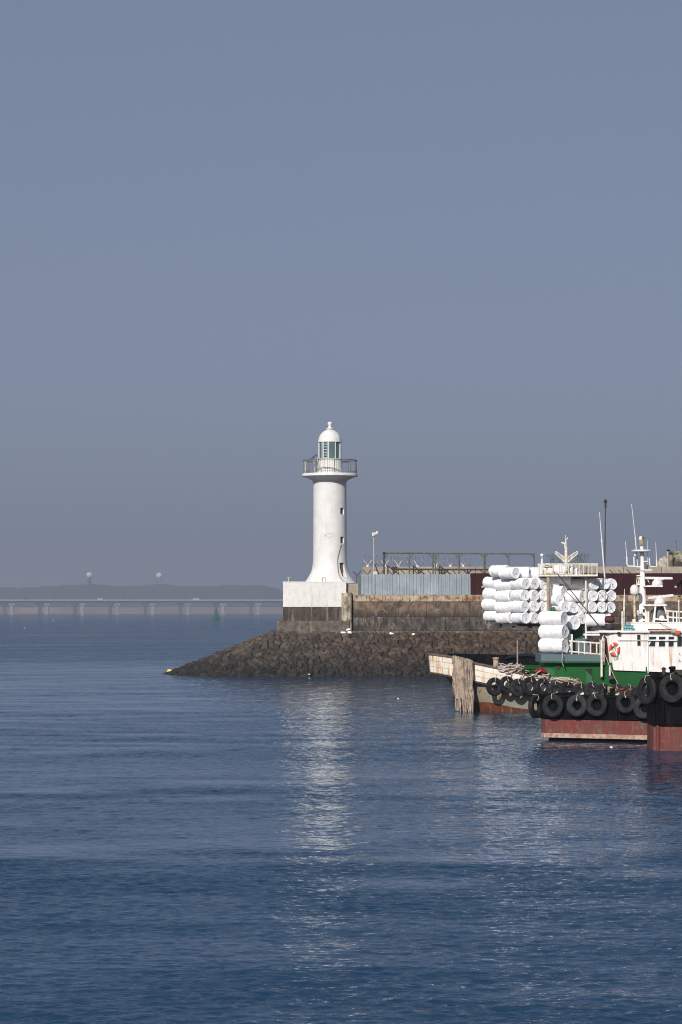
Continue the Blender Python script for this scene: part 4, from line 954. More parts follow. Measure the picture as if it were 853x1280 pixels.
    m = MB(); m.bb(ax(840), ax(846), yw-.05, yw-.003, az(846), az(833)); m.build('dark_fitting', M['dark'], wh)
    m = MB()
    for py in (817.5, 826): m.bb(ax(851), ax(851.5), yw-.02, yw-.004, az(py+1.6), az(py-1.4)); m.bb(ax(851.5), ax(853.0), yw-.02, yw-.004, az(py+1.6), az(py+1.0))
    m.build('hull_mark', M['dark'], wh)
    # sign
    sg = MB().box((ax(787.3), yw-.1, az(785.2)), (.54, .05, .36), 0, Matrix.Rotation(R(4), 3, 'Y')).build('sign', M['teal'], wh)
    m = MB(); rg = random.Random(12)
    for row, zz in enumerate((az(783.6), az(786.9))):
        x = ax(782.9)
        while x < ax(791.2):
            w_ = rg.uniform(.035, .07); h_ = .09 if row == 0 else .06
            m.box((x, yw-.13, zz+rg.uniform(-.01, .01)), (w_, .012, .022)); m.box((x, yw-.13, zz), (.018, .012, h_)); m.box((x+.02, yw-.131, zz-h_*.35), (w_, .012, .018)); x += w_+.05
    m.build('lettering', M['signwhite'], sg)
    # roof clutter left end
    m = MB(); m.bb(ax(759.5), ax(778.5), yw+.3, yw+.9, az(787.5), az(780)); m.build('net_hauler', M['interior'], wh)
    m = MB(); m.lathe([(.1,-.15),(.17,-.12),(.17,-.08),(.07,-.06),(.07,.06),(.17,.08),(.17,.12),(.1,.15)], (ax(763.5), yw+.2, az(783)), 16, 'Y'); m.build('hauler_drum', M['dark'], wh)
    m = MB(); m.lathe([(.02,-.32),(.24,-.28),(.30,-.1),(.30,.1),(.24,.28),(.02,.32)], (ax(766.5), yw+1.4, az(774.5)), 20, 'X', m=Matrix.Scale(.75, 3, (0,0,1))@Matrix.Scale(1.0, 3, (1,0,0))); m.build('brown_drum', M['brown'], wh)
    m = MB(); m.bb(ax(731.5), ax(752), yh+.2, yh+.6, az(794.6), az(792.2)); m.bb(ax(734), ax(751), yh+.2, yh+.5, az(791.2), az(789.4)); m.build('folded_awning', M['boatwhite'], root)
    # mast
    ym = yw+1.7
    mt = MB(); mt.tube((ax(810.2), ym, az(779)), (ax(809), ym, az(722)), .19, .14, 12); mt.tube((ax(809), ym, az(722)), (ax(807.5), ym, az(680)), .14, .10, 12)
    mt.tube((ax(805.3), ym, az(779)), (ax(807.2), ym, az(705)), .13, .07, 8); mt.bb(ax(811.5), ax(816.8), ym-.15, ym+.25, az(779), az(758)); mt.prismY([(ax(801.8), az(779)), (ax(812), az(779)), (ax(811), az(760)), (ax(805.5), az(768))], ym-.1, ym+.1)
    mast = mt.build('mast', M['boatwhite'], root)
    m = MB()
    for py in (763, 771.5, 778): m.box((ax(809.6), ym-.22, az(py)), (.09, .1, .16))
    m.build('mast_opening', M['dark'], mast)
    MB().lathe([(.02,-.07),(.45,-.08),(.62,-.03),(.62,.03),(.45,.08),(.02,.07)], (ax(807.3), ym, az(687.6)), 28).build('ring_antenna', M['white'], mast)
    m = MB(); m.lathe([(.2,0),(.22,.05),(.16,.08),(.17,.32),(.13,.34)], (ax(807.3), ym, az(680.5)), 14); m.build('amber_light', M['amber'], mast)
    m = MB(); m.lathe([(.1,0),(.12,.06),(.1,.2),(.01,.26)], (ax(806.3), ym, az(674)), 12); m.build('top_light', M['white'], mast)
    m = MB(); m.path([(ax(808.3), ym, az(672.3)), (ax(809.2), ym, az(671.6)), (ax(811), ym, az(671))], [.03, .07, .02], 6); m.tube((ax(808.6), ym, az(674)), (ax(808.6), ym, az(672)), .02); m.build('wind_vane', M['dark'], mast)
    m = MB(); y2 = ym; m.path([(ax(788.6), y2, az(695)), (ax(788.8), y2, az(704)), (ax(790.5), y2, az(707)), (ax(798), y2, az(707.3)), (ax(807), y2, az(708.2))], .055, 8); m.tube((ax(798), y2, az(707)), (ax(797.7), y2, az(695)), .05); m.ball((ax(799.4), y2, az(692.8)), .09)
    m.build('antenna_arm', M['white'], mast); m = MB(); m.path([(ax(817.3), y2, az(696.5)), (ax(817.5), y2, az(704)), (ax(818.5), y2, az(707.4)), (ax(826.3), y2, az(708)), (ax(826.4), y2, az(699))], .05, 8); m.build('antenna_arm', M['white'], mast); m = MB()
    m.bb(ax(808), ax(815), y2-.1, y2+.1, az(701.6), az(700.2)); m.bb(ax(806), ax(820), y2-.2, y2+.2, az(712.6), az(711)); m.bb(ax(801), ax(807), y2-.1, y2+.2, az(719.6), az(718.2)); m.bb(ax(801), ax(807), y2-.1, y2+.2, az(731), az(729.4)); m.build('step_platform', M['white'], mast)
    MB().lathe([(.13,0),(.15,.1),(.14,.28),(.08,.3)], (ax(812.8), y2, az(711)), 12).build('grey_lamp', M['gantry'], mast)
    m = MB()
    for a, b in (((801.5,730),(800.8,745)), ((802,719),(800,738)), ((804,719),(804,730)), ((802,730),(806,719)), ((815,724),(818,730))): m.tube((ax(a[0]), y2, az(a[1])), (ax(b[0]), y2, az(b[1])), .03, n=5)
    m.build('lattice', M['railwhite'], mast)
    for a, b, r_ in (((788.5,696),(787.0,675.5),.028), ((814.7,712),(814.7,674.5),.02), ((826.3,702),(825.3,677),.03)): MB().tube((ax(a[0]), y2, az(a[1])), (ax(b[0]), y2, az(b[1])), r_, r_*.5, 6).build('whip_antenna', M['white'], mast)
    m = MB().tube((ax(803.6), y2+.3, az(714)), (ax(800.2), y2+.3, az(672)), .035, .03, 6).tube((ax(800.2), y2+.3, az(672)), (ax(795.3), y2+.3, az(628)), .03, .015, 6).tube((ax(800.3), y2+.3, az(673)), (ax(800.1), y2+.3, az(670.5)), .05); m.build('whip_antenna', M['white'], mast)
    # radars
    def radar(pxa, pya, pxb, pyb, domex, domey, ppy, pxl, pxr, lab):
        r_ = MB(); r_.bb(ax(pxl), ax(pxr), ym-.9, ym-.2, az(ppy+1.4), az(ppy-.6)); r_.bb(ax(809), ax(pxl)+.1, ym-.7, ym-.1, az(ppy+1.4), az(ppy)); p = r_.build('radar', M['boatwhite'], root, label=lab)
        c = Vector((ax(domex), ym-.6, az(domey))); MB().lathe([(.30,-.22),(.34,-.12),(.33,.02),(.25,.14),(.12,.2),(.07,.34)], c, 18).build('scanner_housing', M['white'], p)
        a = Vector((ax(pxa), ym-.6, az(pya))); b = Vector((ax(pxb), ym-.6, az(pyb))); d = (b-a).normalized(); mm = MB()
        ang_ = -math.atan2(d.z, d.x); mm.box((a+b)/2, ((b-a).length, .13, .14), 0, Matrix.Rotation(ang_, 3, 'Y')); mm.box((a+b)/2-Vector((0,0,.09)), ((b-a).length*.34, .1, .06), 0, Matrix.Rotation(ang_, 3, 'Y')); mm.build('scanner_bar', M['white'], p)
    radar(810.5, 722, 845, 722.4, 826, 728.3, 732, 812.5, 832, 'upper radar scanner')
    radar(814, 747.2, 846, 743.8, 829, 751.5, 756, 812.5, 837, 'lower radar scanner')
    m = MB()
    for a, b in (((823.5,757),(819,785)), ((834,757),(840.5,780)), ((821,774),(838,775)), ((823,757),(821,785))): m.tube((ax(a[0]), ym-.8, az(a[1])), (ax(b[0]), ym-.8, az(b[1])), .055, n=6)
    m.build('radar_frame', M['boatwhite'], root)
    # tarp lump with searchlight
    m = MB(); vs = []; n_, k_ = 24, 10; c = Vector((ax(828.5), ym-.2, az(778)))
    for i in range(k_+1):
        a = math.pi/2*i/k_
        for j in range(n_):
            b = 2*math.pi*j/n_; f = 1+.18*mnoise.noise((math.cos(b)*2, math.sin(b)*2, i*.3)); vs.append(c+Vector((.5*math.cos(b)*math.cos(a)**.6*f, .4*math.sin(b)*math.cos(a)**.6*f, .85*math.sin(a)*f)))
    m.add(vs, [(i*n_+j, i*n_+(j+1)%n_, (i+1)*n_+(j+1)%n_, (i+1)*n_+j) for i in range(k_) for j in range(n_)]); m.build('covered_winch', M['tarp'], root, ang=70)
    MB().lathe([(.05,-.12),(.16,-.1),(.17,.02),(.12,.03),(.10,-.03)], (ax(831), ym-.75, az(772.8)), 16, 'Y').build('searchlight', M['white'], root)
    m = MB(); m.ball((ax(801), ym-.5, az(766)), .16); m.tube((ax(801), ym-.5, az(768.5)), (ax(808), ym-.2, az(768.8)), .08); m.ball((ax(804.7), ym-.5, az(766)), .1); m.build('horn', M['white'], root)
    # radome on rusty pole
    m = MB().lathe([(.24,-.26),(.27,-.2),(.27,.05),(.2,.2),(.1,.27),(.01,.29)], (ax(796.5), yw+.8, az(736.5)), 20); m.lathe([(.1,-.38),(.24,-.26)], (ax(796.5), yw+.8, az(736.5)), 16); rd = m.build('satellite_dome', M['white'], root)
    MB().tube((ax(796.6), yw+.8, az(779)), (ax(796.4), yw+.8, az(743.5)), .065, n=8).build('dome_pole', M['rustpole'], rd)
    m = MB().tube((ax(780.2), yw+.4, az(789)), (ax(780.4), yw+.4, az(764)), .07, .06, 8).tube((ax(782), yw+.5, az(789)), (ax(783), yw+.5, az(747)), .06, .06, 8).tube((ax(783), yw+.5, az(747)), (ax(783.2), yw+.5, az(736)), .035, .02, 8); m.build('light_mast', M['railwhite'], root)
    MB().bb(ax(793.5), ax(797), yw+.5, yw+.8, az(779), az(774)).build('roof_vent', M['boatwhite'], root)
    # stern rails right
    m = MB()
    for py in (764.2, 772): m.tube((ax(834 if py < 770 else 838), yw+.5, az(py-.4)), (ax(899), yw+.5, az(py+3)), .05, n=6)
    for px in (838, 844.5, 849, 858, 866, 880, 892): m.tube((ax(px), yw+.5, az(764.3)), (ax(px), yw+.5, az(779)), .04, n=6)
    m.tube((ax(851.5), yw+.3, az(779)), (ax(851), yw+.3, az(752)), .03, n=6); m.ball((ax(851), yw+.3, az(752)), .07); m.build('bridge_rail', M['boatwhite'], root)
    m = MB(); m.tube((ax(797), yw+.0, az(744)), (ax(786.5), yw+.1, az(767)), .012, n=4); m.tube((ax(815), ym-1.2, az(772)), (ax(846), yw-.3, az(790)), .012, n=4); m.tube((ax(832), yw+0, az(781)), (ax(843), yw-.2, az(787.6)), .012, n=4); m.build('stay', M['dark'], root)
    # fore deck fittings
    MB().lathe([(.18,-.5),(.17,.28),(.21,.32),(.20,.40),(.04,.43)], (ax(622), 169.6, az(831)), 14).build('bollard', M['bollard'], root)
    m = MB()
    for k, (py, yo) in enumerate(((833, 1.8), (836, 1.4), (839, 1.0), (842, .6), (834.5, 2.2))): m.tube((ax(652+k), 168.7+yo, az(py)), (ax(690), 168.7+yo, az(py+1.5)), .055, n=6)
    m.build('deck_pipe', M['green'], root)
    m = MB(); m.lathe([(.1,-.05),(.42,-.05),(.42,.05),(.1,.05)], (ax(687), 168.7, az(844.5)), 18, 'Y'); m.box((ax(687), 168.66, az(844.5)), (.7, .05, .12)); m.box((ax(687), 168.66, az(844.5)), (.12, .05, .7)); m.build('valve_wheel', M['greenlight'], root)
    MB().tube((ax(649.6), 169.8, az(838)), (ax(649.2), 169.8, az(801)), .05, .035, 8).build('jackstaff', M['bollard'], root)
    m = MB(); m.lathe([(.22,-.1),(.2,.0),(.14,.12)], (ax(765), 168.4, az(847)), 12); m.build('deck_bracket', M['dark'], root)
    return root
bA = boatA()
# rope curtain
def curtain():
    m = MB(); rg = random.Random(8); rows = 60
    for k in range(rows):
        t = k/(rows-1); px = 567.5+23*t; x = ax(px); depth = rg.uniform(-.12, .1); yn = 168.15-.06*0+depth
        zt = az(822.5+5.5*t + rg.uniform(-1, 1)); L = (az(822)-az(888))*rg.uniform(.86, 1.0); 
        if t < .12: L *= .62+t*2
        pts = []; ph = rg.uniform(0, 6)
        yb = 168.45 if t > .5 else 168.75
        pts.append((x, yb+.35, zt-.1)); pts.append((x, yb+.05, zt+.08))
        for i in range(9):
            u = i/8; z = zt-L*u; pts.append((x+.05*math.sin(ph+u*7)+.04*rg.uniform(-1, 1), yb-.32+depth+.05*math.sin(ph+u*5), z))
        m.path(pts, [.05]*2+[.055+.015*math.sin(ph+i) for i in range(8)]+[.02], 6)
    m.prismY([(ax(568.5), az(823.5)), (ax(590), az(829)), (ax(589.5), az(876)), (ax(581), az(873)), (ax(570.5), az(874))], 168.28, 168.40)
    m.top('rope_curtain', M['curtain'], (ax(579), 168.2, az(824)), 'thick frayed rope curtain hanging over the white bow down to the water', 'rope fender')
curtain()
# coils of rope on boat A
def pile(cx, yy, cz, w_, h_, n_, r_, mt, name, label, cat, seed, dep=.4):
    rg = random.Random(seed); m = MB()
    for k in range(n_):
        pts = []; a = rg.uniform(0, 6.28); c = Vector((cx+rg.gauss(0, w_*.2), yy+rg.uniform(-dep, dep)*.5, cz+rg.random()**1.3*h_*.8))
        ww = w_*rg.uniform(.15, .38)
        for i in range(10):
            t = a+i*.62; fall = 1-((c.x-cx)/(w_*.6))**2
            pts.append(c+Vector((ww*math.cos(t), dep*.5*math.sin(t), h_*.22*math.sin(t*1.7+a)*max(.2, fall))))
        m.path(pts, r_, 5)
    for k in range(7): m.ball((cx+rg.gauss(0, w_*.2), yy+.1, cz+h_*.25), h_*.35, .8, 8, 6)
    return m.top(name, M[mt], (cx, yy, cz), label, cat)
pile(ax(640), 168.35, az(840), 1.5, .55, 34, .035, 'netblue', 'rope_heap', 'tangled white rope heap on the fore bulwark behind the first tyres', 'rope', 3)
pile(ax(704), 168.25, az(855.5), 1.7, .42, 34, .035, 'rope', 'rope_heap', 'cream net heap on the bulwark in front of the green deckhouse', 'net', 4)
pile(ax(717), 168.15, az(859), 1.0, .3, 20, .03, 'curtain', 'rope_heap', 'brown net heap slumped at the right of the cream net', 'net', 5)
pile(ax(674), 168.3, az(847), .9, .25, 14, .03, 'netblue', 'rope_heap', 'small grey rope heap left of the green valve wheel', 'rope', 6)
pile(ax(676), 168.7, az(840.5), .7, .3, 12, .05, 'redcloth', 'cloth_bundle', 'red cloth bundle with ropes beside the green deckhouse corner', 'cloth', 7)
m = MB()
for k, (a, b) in enumerate((((662,846),(676,838)), ((652,845),(640,858)), ((655,843),(647,856)), ((640,842),(634,852)))):
    m.path([(ax(a[0]), 168.0, az(a[1])), (ax((a[0]+b[0])/2), 167.9, az((a[1]+b[1])/2+1)), (ax(b[0]), 167.9, az(b[1]))], .03, 5)
m.top('mooring_rope', M['rope'], (ax(655), 168, az(845)), 'loose pale ropes draped over the white bulwark to the tyres', 'rope')
# life ring
c = Vector((ax(769.2), 168.48, az(811.6))); m = MB(); m.lathe([(.27+.075*math.cos(t), .065*math.sin(t)) for t in np.linspace(0, 2*math.pi, 11)[:-1]], c, 32, 'Y', closed=True)
lr = m.top('life_ring', M['orange'], c, 'orange life ring hung on the white wheelhouse wall', 'life ring'); lr.scale = (.92, 1, 1.18)
m = MB()
for k in range(4):
    a = k*math.pi/2+.5; m.box(c+Vector((.27*math.cos(a), -.002, .27*math.sin(a))), (.17, .15, .09), 0, Matrix.Rotation(-a, 3, 'Y'))
m.build('band', M['foam'], lr)
m = MB(); m.path([c+Vector((x, -.09, z)) for x, z in ((-.05,.3),(.02,.1),(-.08,-.1),(.0,-.28),(.12,-.38),(.2,-.33),(.1,-.42),(-.04,-.46),(-.08,-.36))], .02, 5); m.build('rope', M['rope'], lr)
m = MB(); m.path([(ax(757), 168.3, az(818)), (ax(762), 168.1, az(832)), (ax(768), 167.9, az(846)), (ax(773), 167.8, az(856))], .02, 5); m.top('mooring_rope', M['rope'], (ax(760), 168.2, az(830)), 'thin slack rope hanging past the life ring down the green side', 'rope')
# tyres boat A
tA = [(618.6, 858.5, 1.14, 18), (634, 856.0, 1.08, 22), (647.6, 859.8, 1.12, 20), (662.8, 858.0, 1.18, 24), (678.8, 859.0, 1.10, 26), (694, 862.5, 1.08, 15), (709, 863.3, 1.12, 20), (725.7, 865, 1.10, 5), (740, 863.4, 1.08, 14), (755, 865.5, 1.06, 8), (771, 865.5, 1.08, -10), (786.5, 867.5, 1.08, 12), (801, 867.5, 1.06, 5)]
for i, (px, py, d, yaw) in enumerate(tA):
    tyre(px, py, 167.55, d*.94, R(yaw+8), i % 3, ('tyre fender on the white bow hull, %s from the rope curtain' % ORDN[i]), 'tyre fenders along the white-bowed boat', roll=R(-5), wscale=.72)
# ------------------------------------------------------------------ near floats on boat A
TH = R(36)
gN = 'foam floats on the blue-grey upper deck'
yN = 168.55
for px, py, lab in ((703.5, 807.0, 'large white foam float on the blue-grey deck edge, bottom of three stacked'), (703.5, 789.8, 'large white foam float, middle of three stacked at the deck edge'), (702.8, 773.0, 'large white foam float, top of three stacked at the deck edge')):
    pfloat(at(px+2.5, py, yN), TH, lab, gN, 1.04)
pfloat(at(718.5, 778.5, 169.9), R(62), 'large white foam float end-on beside the top of the deck-edge stack', gN, 1.03)
MB().path([(ax(703), 168.0, az(816)), (ax(703.3), 168.05, az(822)), (ax(702.8), 168.1, az(827)), (ax(705), 168.2, az(833))], .03, 5).top('mooring_rope', M['rope'], (ax(703), 168, az(820)), 'short pale rope end hanging below the deck-edge floats', 'rope')
# ------------------------------------------------------------------ boat D : dark hull behind with the float stack
YD = 207.0; SD = F/YD
def dx_(px, Y=YD): return (px-HX)*Y/F
def dz(py, Y=YD): return EYE-(py-HY)*Y/F
def boatD():
    yc = 209.2
    root = thing('fishing_boat', (dx_(720), yc, 0), 'dark-hulled float-carrying boat behind the white bow, with railed platform and V mast', 'boat')
    tab = [(562, 817.6, 1.0), (580, 818.2, 1.9), (610, 819, 2.6), (660, 820.5, 2.9), (760, 822, 2.9), (960, 822, 2.8)]
    pxs = list(np.arange(562, 961, 10.)); xs = [dx_(p) for p in pxs]; sh = [dz(v) for v in interp_list(pxs, tab, 1)]; hb = interp_list(pxs, tab, 2)
    def lev(z, hs, shift): return [(x+shift*max(0, 1-(x-xs[0])/4), h*hs, zz) for x, zz, h in zip(xs, z, hb)]
    loft([lev(sh, 1, 0), lev([1.2]*len(xs), .97, .5), lev([.35]*len(xs), .93, 1.0)], yc, root, 'hull', 'black'); loft([lev([.35]*len(xs), .93, 1.0), lev([-.6]*len(xs), .8, 1.6)], yc, root, 'boot_top', 'red')
    m = MB(); n_ = len(xs); m.add([(x, yc-h*.96, z-.3) for x, h, z in zip(xs, hb, sh)]+[(x, yc+h*.96, z-.3) for x, h, z in zip(xs, hb, sh)], [(i, i+1, n_+i+1, n_+i) for i in range(n_-1)]); m.build('deck', M['deck'], root)
    # navy cover
    m = MB(); vs = []; a, b = 32, 8; 
    for i in range(a+1):
        for j in range(b+1):
            u, v = i/a, j/b; vs.append((dx_(631+52*u), 206.1+1.6*v, dz(829-12.5*math.sin(math.pi*min(1, .12+.76*u))**.5*math.sin(math.pi*(.25+.5*v)) + 1.3*mnoise.noise((u*5, v*3, 1)))))
    m.add(vs, [(i*(b+1)+j, (i+1)*(b+1)+j, (i+1)*(b+1)+j+1, i*(b+1)+j+1) for i in range(a) for j in range(b)]); m.build('net_cover', M['navy'], root, ang=60)
    # rack carrying the float stack
    m = MB(); zr = 5.0
    for px in (683, 700, 733, 768): 
        for yy in (207.2, 210.6): m.tube((dx_(px), yy, 2.3), (dx_(px), yy, zr), .10, n=8)
    for yy in (207.2, 208.9, 210.6): m.bb(dx_(628), dx_(775), yy-.07, yy+.07, zr-.16, zr)
    for px in (628, 645, 665, 683, 700, 720, 740, 760): m.bb(dx_(px)-.05, dx_(px)+.05, 207.0, 211, zr-.28, zr-.16)
    m.build('float_rack', M['dark'], root)
    MB().tube((dx_(684.6), 206.4, 2.4), (dx_(684.8), 206.4, dz(722)), .12, n=10).build('platform_post', M['bollard'], root)
    MB().tube((dx_(731.5), 206.2, 2.4), (dx_(731.5), 206.2, dz(721)), .08, n=10).build('platform_post', M['railwhite'], root)
    # wheelhouse under the platform
    MB().bb(dx_(688), dx_(742), 208.6, 211.4, 2.4, dz(718)).build('wheelhouse', M['camgrey'], root)
    # platform
    y0, y1 = 206.0, 208.4
    m = MB(); m.prism([(dx_(673), y0+.6), (dx_(691), y0+.1), (dx_(745), y0-.6), (dx_(745.5), y1), (dx_(674), y1)], dz(720.6), dz(718.4)); pf = m.build('platform', M['railwhite'], root)
    m = MB(); zt, zm, zl = dz(705.6), dz(711.5), dz(718.4); corners = [(672, y0+.6), (691, y0+.1), (744.5, y0-.55), (745, y1-.1)]
    for z, r_ in ((zt, .055), (zt-.13, .03)):
        m.path([(dx_(px), yy, z) for px, yy in corners], r_, 6)
    bal = [673.5, 677.5, 690.5, 694, 698, 701.5, 705.5, 709.5, 713.5, 717.5, 722.5, 727.5, 733.5, 738, 744.3]
    for px in bal:
        yy = np.interp(px, [672, 691, 744.5], [y0+.6, y0+.1, y0-.55]); m.tube((dx_(px), yy, zl), (dx_(px), yy, zt), .05 if px in (722.5, 744.3, 673.5, 690.5) else .03, n=6)
    m.bb(dx_(678), dx_(690), y0+.6, y0+.9, dz(717), dz(712)); m.build('platform_rail', M['railwhite'], pf)
    m = MB(); m.lathe([(.3,-.1),(.34,0),(.3,.12),(.12,.16)], (dx_(685), y0+.8, dz(708.5)), 16); m.build('compass', M['railwhite'], pf)
    m = MB(); m.tube((dx_(677.2), y0+.5, dz(718)), (dx_(677.2), y0+.5, dz(699)), .09, .09, 8); lp = m.build('lamp_post', M['white'], pf); MB().ball((dx_(677), y0+.5, dz(694.2)), .125*1.0, 1.0, 14, 8).tube((dx_(677.2), y0+.5, dz(699)), (dx_(677.2), y0+.5, dz(695.5)), .03).build('lamp_globe', M['foam'], lp)
    # V mast
    ym = 207.0; m = MB(); m.tube((dx_(708), ym, dz(718)), (dx_(707.8), ym, dz(684)), .13, .1, 10); m.tube((dx_(707.8), ym, dz(684)), (dx_(707.3), ym, dz(669)), .07, .02, 8); m.tube((dx_(708.3), ym, dz(675)), (dx_(710.2), ym, dz(672)), .035, n=6)
    m.tube((dx_(706.8), ym, dz(685)), (dx_(706.6), ym, dz(679)), .09, n=8); m.box((dx_(704.6), ym, dz(678.8)), (.34, .12, .1), 0, Matrix.Rotation(R(12), 3, 'Y')); mst = m.build('mast', M['railwhite'], root)
    for sgn, tipx in ((-1, 694.2), (1, 722.6)):
        m = MB(); a0 = Vector((dx_(708), ym, dz(704.5))); t0 = Vector((dx_(tipx), ym, dz(691.8))); a1 = Vector((dx_(708+sgn*.5), ym, dz(697.5))); t1 = t0+Vector((sgn*-.04, 0, .16))
        m.path([a0, t0], [.04, .035], 6); m.path([a1, t1], [.04, .035], 6); m.tube(t0, t1, .035, n=6)
        for k in range(1, 9):
            u = k/9; p = a0.lerp(t0, u); q = a1.lerp(t1, u); m.tube(p, q, .025, n=5)
        m.build('signal_arm', M['railwhite'], mst)
    # stays and rods
    m = MB(); m.tube((dx_(696, 205.2), 205.2, dz(716, 205.2)), (dx_(752, 205.2), 205.2, dz(786, 205.2)), .035, n=5); m.tube((dx_(741, 205.2), 205.2, dz(722, 205.2)), (dx_(773, 205.2), 205.2, dz(760, 205.2)), .02, n=4); m.tube((dx_(757.5, 205), 205, dz(735, 205)), (dx_(757.5, 205), 205, dz(788, 205)), .025, n=4); m.build('stay', M['dark'], root)
    MB().tube((dx_(756.2), 207, dz(722)), (dx_(752.5), 207, dz(677)), .06, .05, 6).tube((dx_(752.5), 207, dz(677)), (dx_(749.6), 207, dz(640)), .045, .02, 6).tube((dx_(752.6), 207, dz(677.5)), (dx_(752.4), 207, dz(675)), .075).build('whip_antenna', M['white'], root)
    MB().tube((dx_(760), 210, 5.0), (dx_(762), 210, dz(622)), .06, .03, 6).box((dx_(761.8), 210, dz(624.5)), (.25, .12, .2)).box((dx_(762), 210, dz(629)), (.14, .12, .5)).build('flag_pole', M['dark'], root)
    m = MB(); m.ball((dx_(692), 206.8, dz(762)), .18, 1.2, 10, 6); m.build('green_cover', M['greenlight'], root)
boatD()
TD = R(58); nD = Vector((math.cos(TD), -math.sin(TD), 0)); pD = Vector((math.sin(TD), math.cos(TD), 0)); Lf = 1.62; Df = .835
gL = 'foam floats of the left stack'; gR = 'foam floats of the right stack'; gM = 'loose foam floats under the railed platform'
rows = [(772.3, 'bottom'), (758.3, 'second'), (744.2, 'third'), (729.8, 'fourth')]
for ri, (py, rn) in enumerate(rows):
    cor = at(657.5-ri*.0, py, 206.2)
    for i, nm in ((0, 'front corner float'), (1, 'middle float of the long side'), (2, 'leftmost float of the long side')):
        c = cor - nD*(Lf*i) + Vector((frg.uniform(-.04, .04), 0, (0, -.05, .12)[i]+frg.uniform(-.03, .03)))
        pfloat(c, TD+R(frg.uniform(-4, 4)) - (R(8) if i else 0), '%s, %s layer of the left white stack' % (nm, rn), gL, 1.0, R((0, -2, 3)[i]))
    for j in range(1, 2 if ri == 0 else 3):
        c = cor + pD*(Df*j) + Vector((frg.uniform(-.03, .03), 0, frg.uniform(-.03, .03)))
        pfloat(c+Vector((0, frg.uniform(-.1, .1), 0)), TD+R(frg.uniform(-9, 9)), '%s float right of the front corner, %s layer of the left white stack' % (ORDN[j-1], rn), gL)
for px, py, th, Y, lab in ((645.5, 716.3, 48, 206.5, 'top float of the left white stack with its round end showing'), (634.5, 713.6, 45, 207.6, 'leftmost float on top of the left white stack'), (662, 716, 12, 207.6, 'sideways float on top of the left stack, left of two'), (676.5, 716.5, 10, 208.1, 'sideways float on top of the left stack, next to the platform')):
    pfloat(at(px, py, Y), R(th), lab, gL)
for ri, (py, xs_, rn) in enumerate(((730.2, (744, 756.5, 765.8), 'top'), (744.8, (742, 753.5, 764.8), 'middle'), (759.2, (741.5, 753.2, 764.2), 'bottom'))):
    for j, px in enumerate(xs_):
        pfloat(at(px, py+frg.uniform(-.4, .4), 206.6+j*.45), TD+R(6+frg.uniform(-5, 5)), '%s float from the left, %s row of the right white stack' % (ORDN[j], rn), gR)
for k, (px, py, th, Y, lab) in enumerate(((727.8, 745.2, 40, 206.6, 'foam float beside the right stack, highest under the platform, with body showing'), (705.5, 739.5, 38, 206.9, 'foam float slanting just below the platform, left side'), (700.2, 750.3, 60, 206.4, 'foam float behind the beige post, below the slanting one'),
        (707.2, 759, 58, 206.3, 'first float of the lower row between the two stacks'), (717.8, 759.6, 58, 206.6, 'second float of the lower row between the two stacks'), (728.3, 759.9, 58, 206.9, 'third float of the lower row between the two stacks'), (728.5, 773.4, 58, 206.7, 'lowest float between the stacks, under the lower row'), (694, 762, 30, 207.2, 'half-hidden float behind the top deck-edge float'),
        (702, 711.5, 8, 208.0, 'float lying behind the platform railing, left of three'), (716, 712, 6, 208.0, 'float lying behind the platform railing, middle of three'), (724, 714.5, 30, 208.3, 'float lying behind the platform railing, right of three'), (714, 723.5, 10, 207.4, 'float in shade directly under the platform floor'), (700, 729, 14, 207.5, 'float in shade beside the beige post, under the platform edge'), (731, 730.5, 20, 207.5, 'float under the right end of the platform, beside the thin white post'))):
    pfloat(at(px, py, Y), R(th), lab, gM)
pfloat(at(764, 775.5, 205.6), R(12), 'biggest float bundle, lying sideways under the right white stack', gM, 1.18)
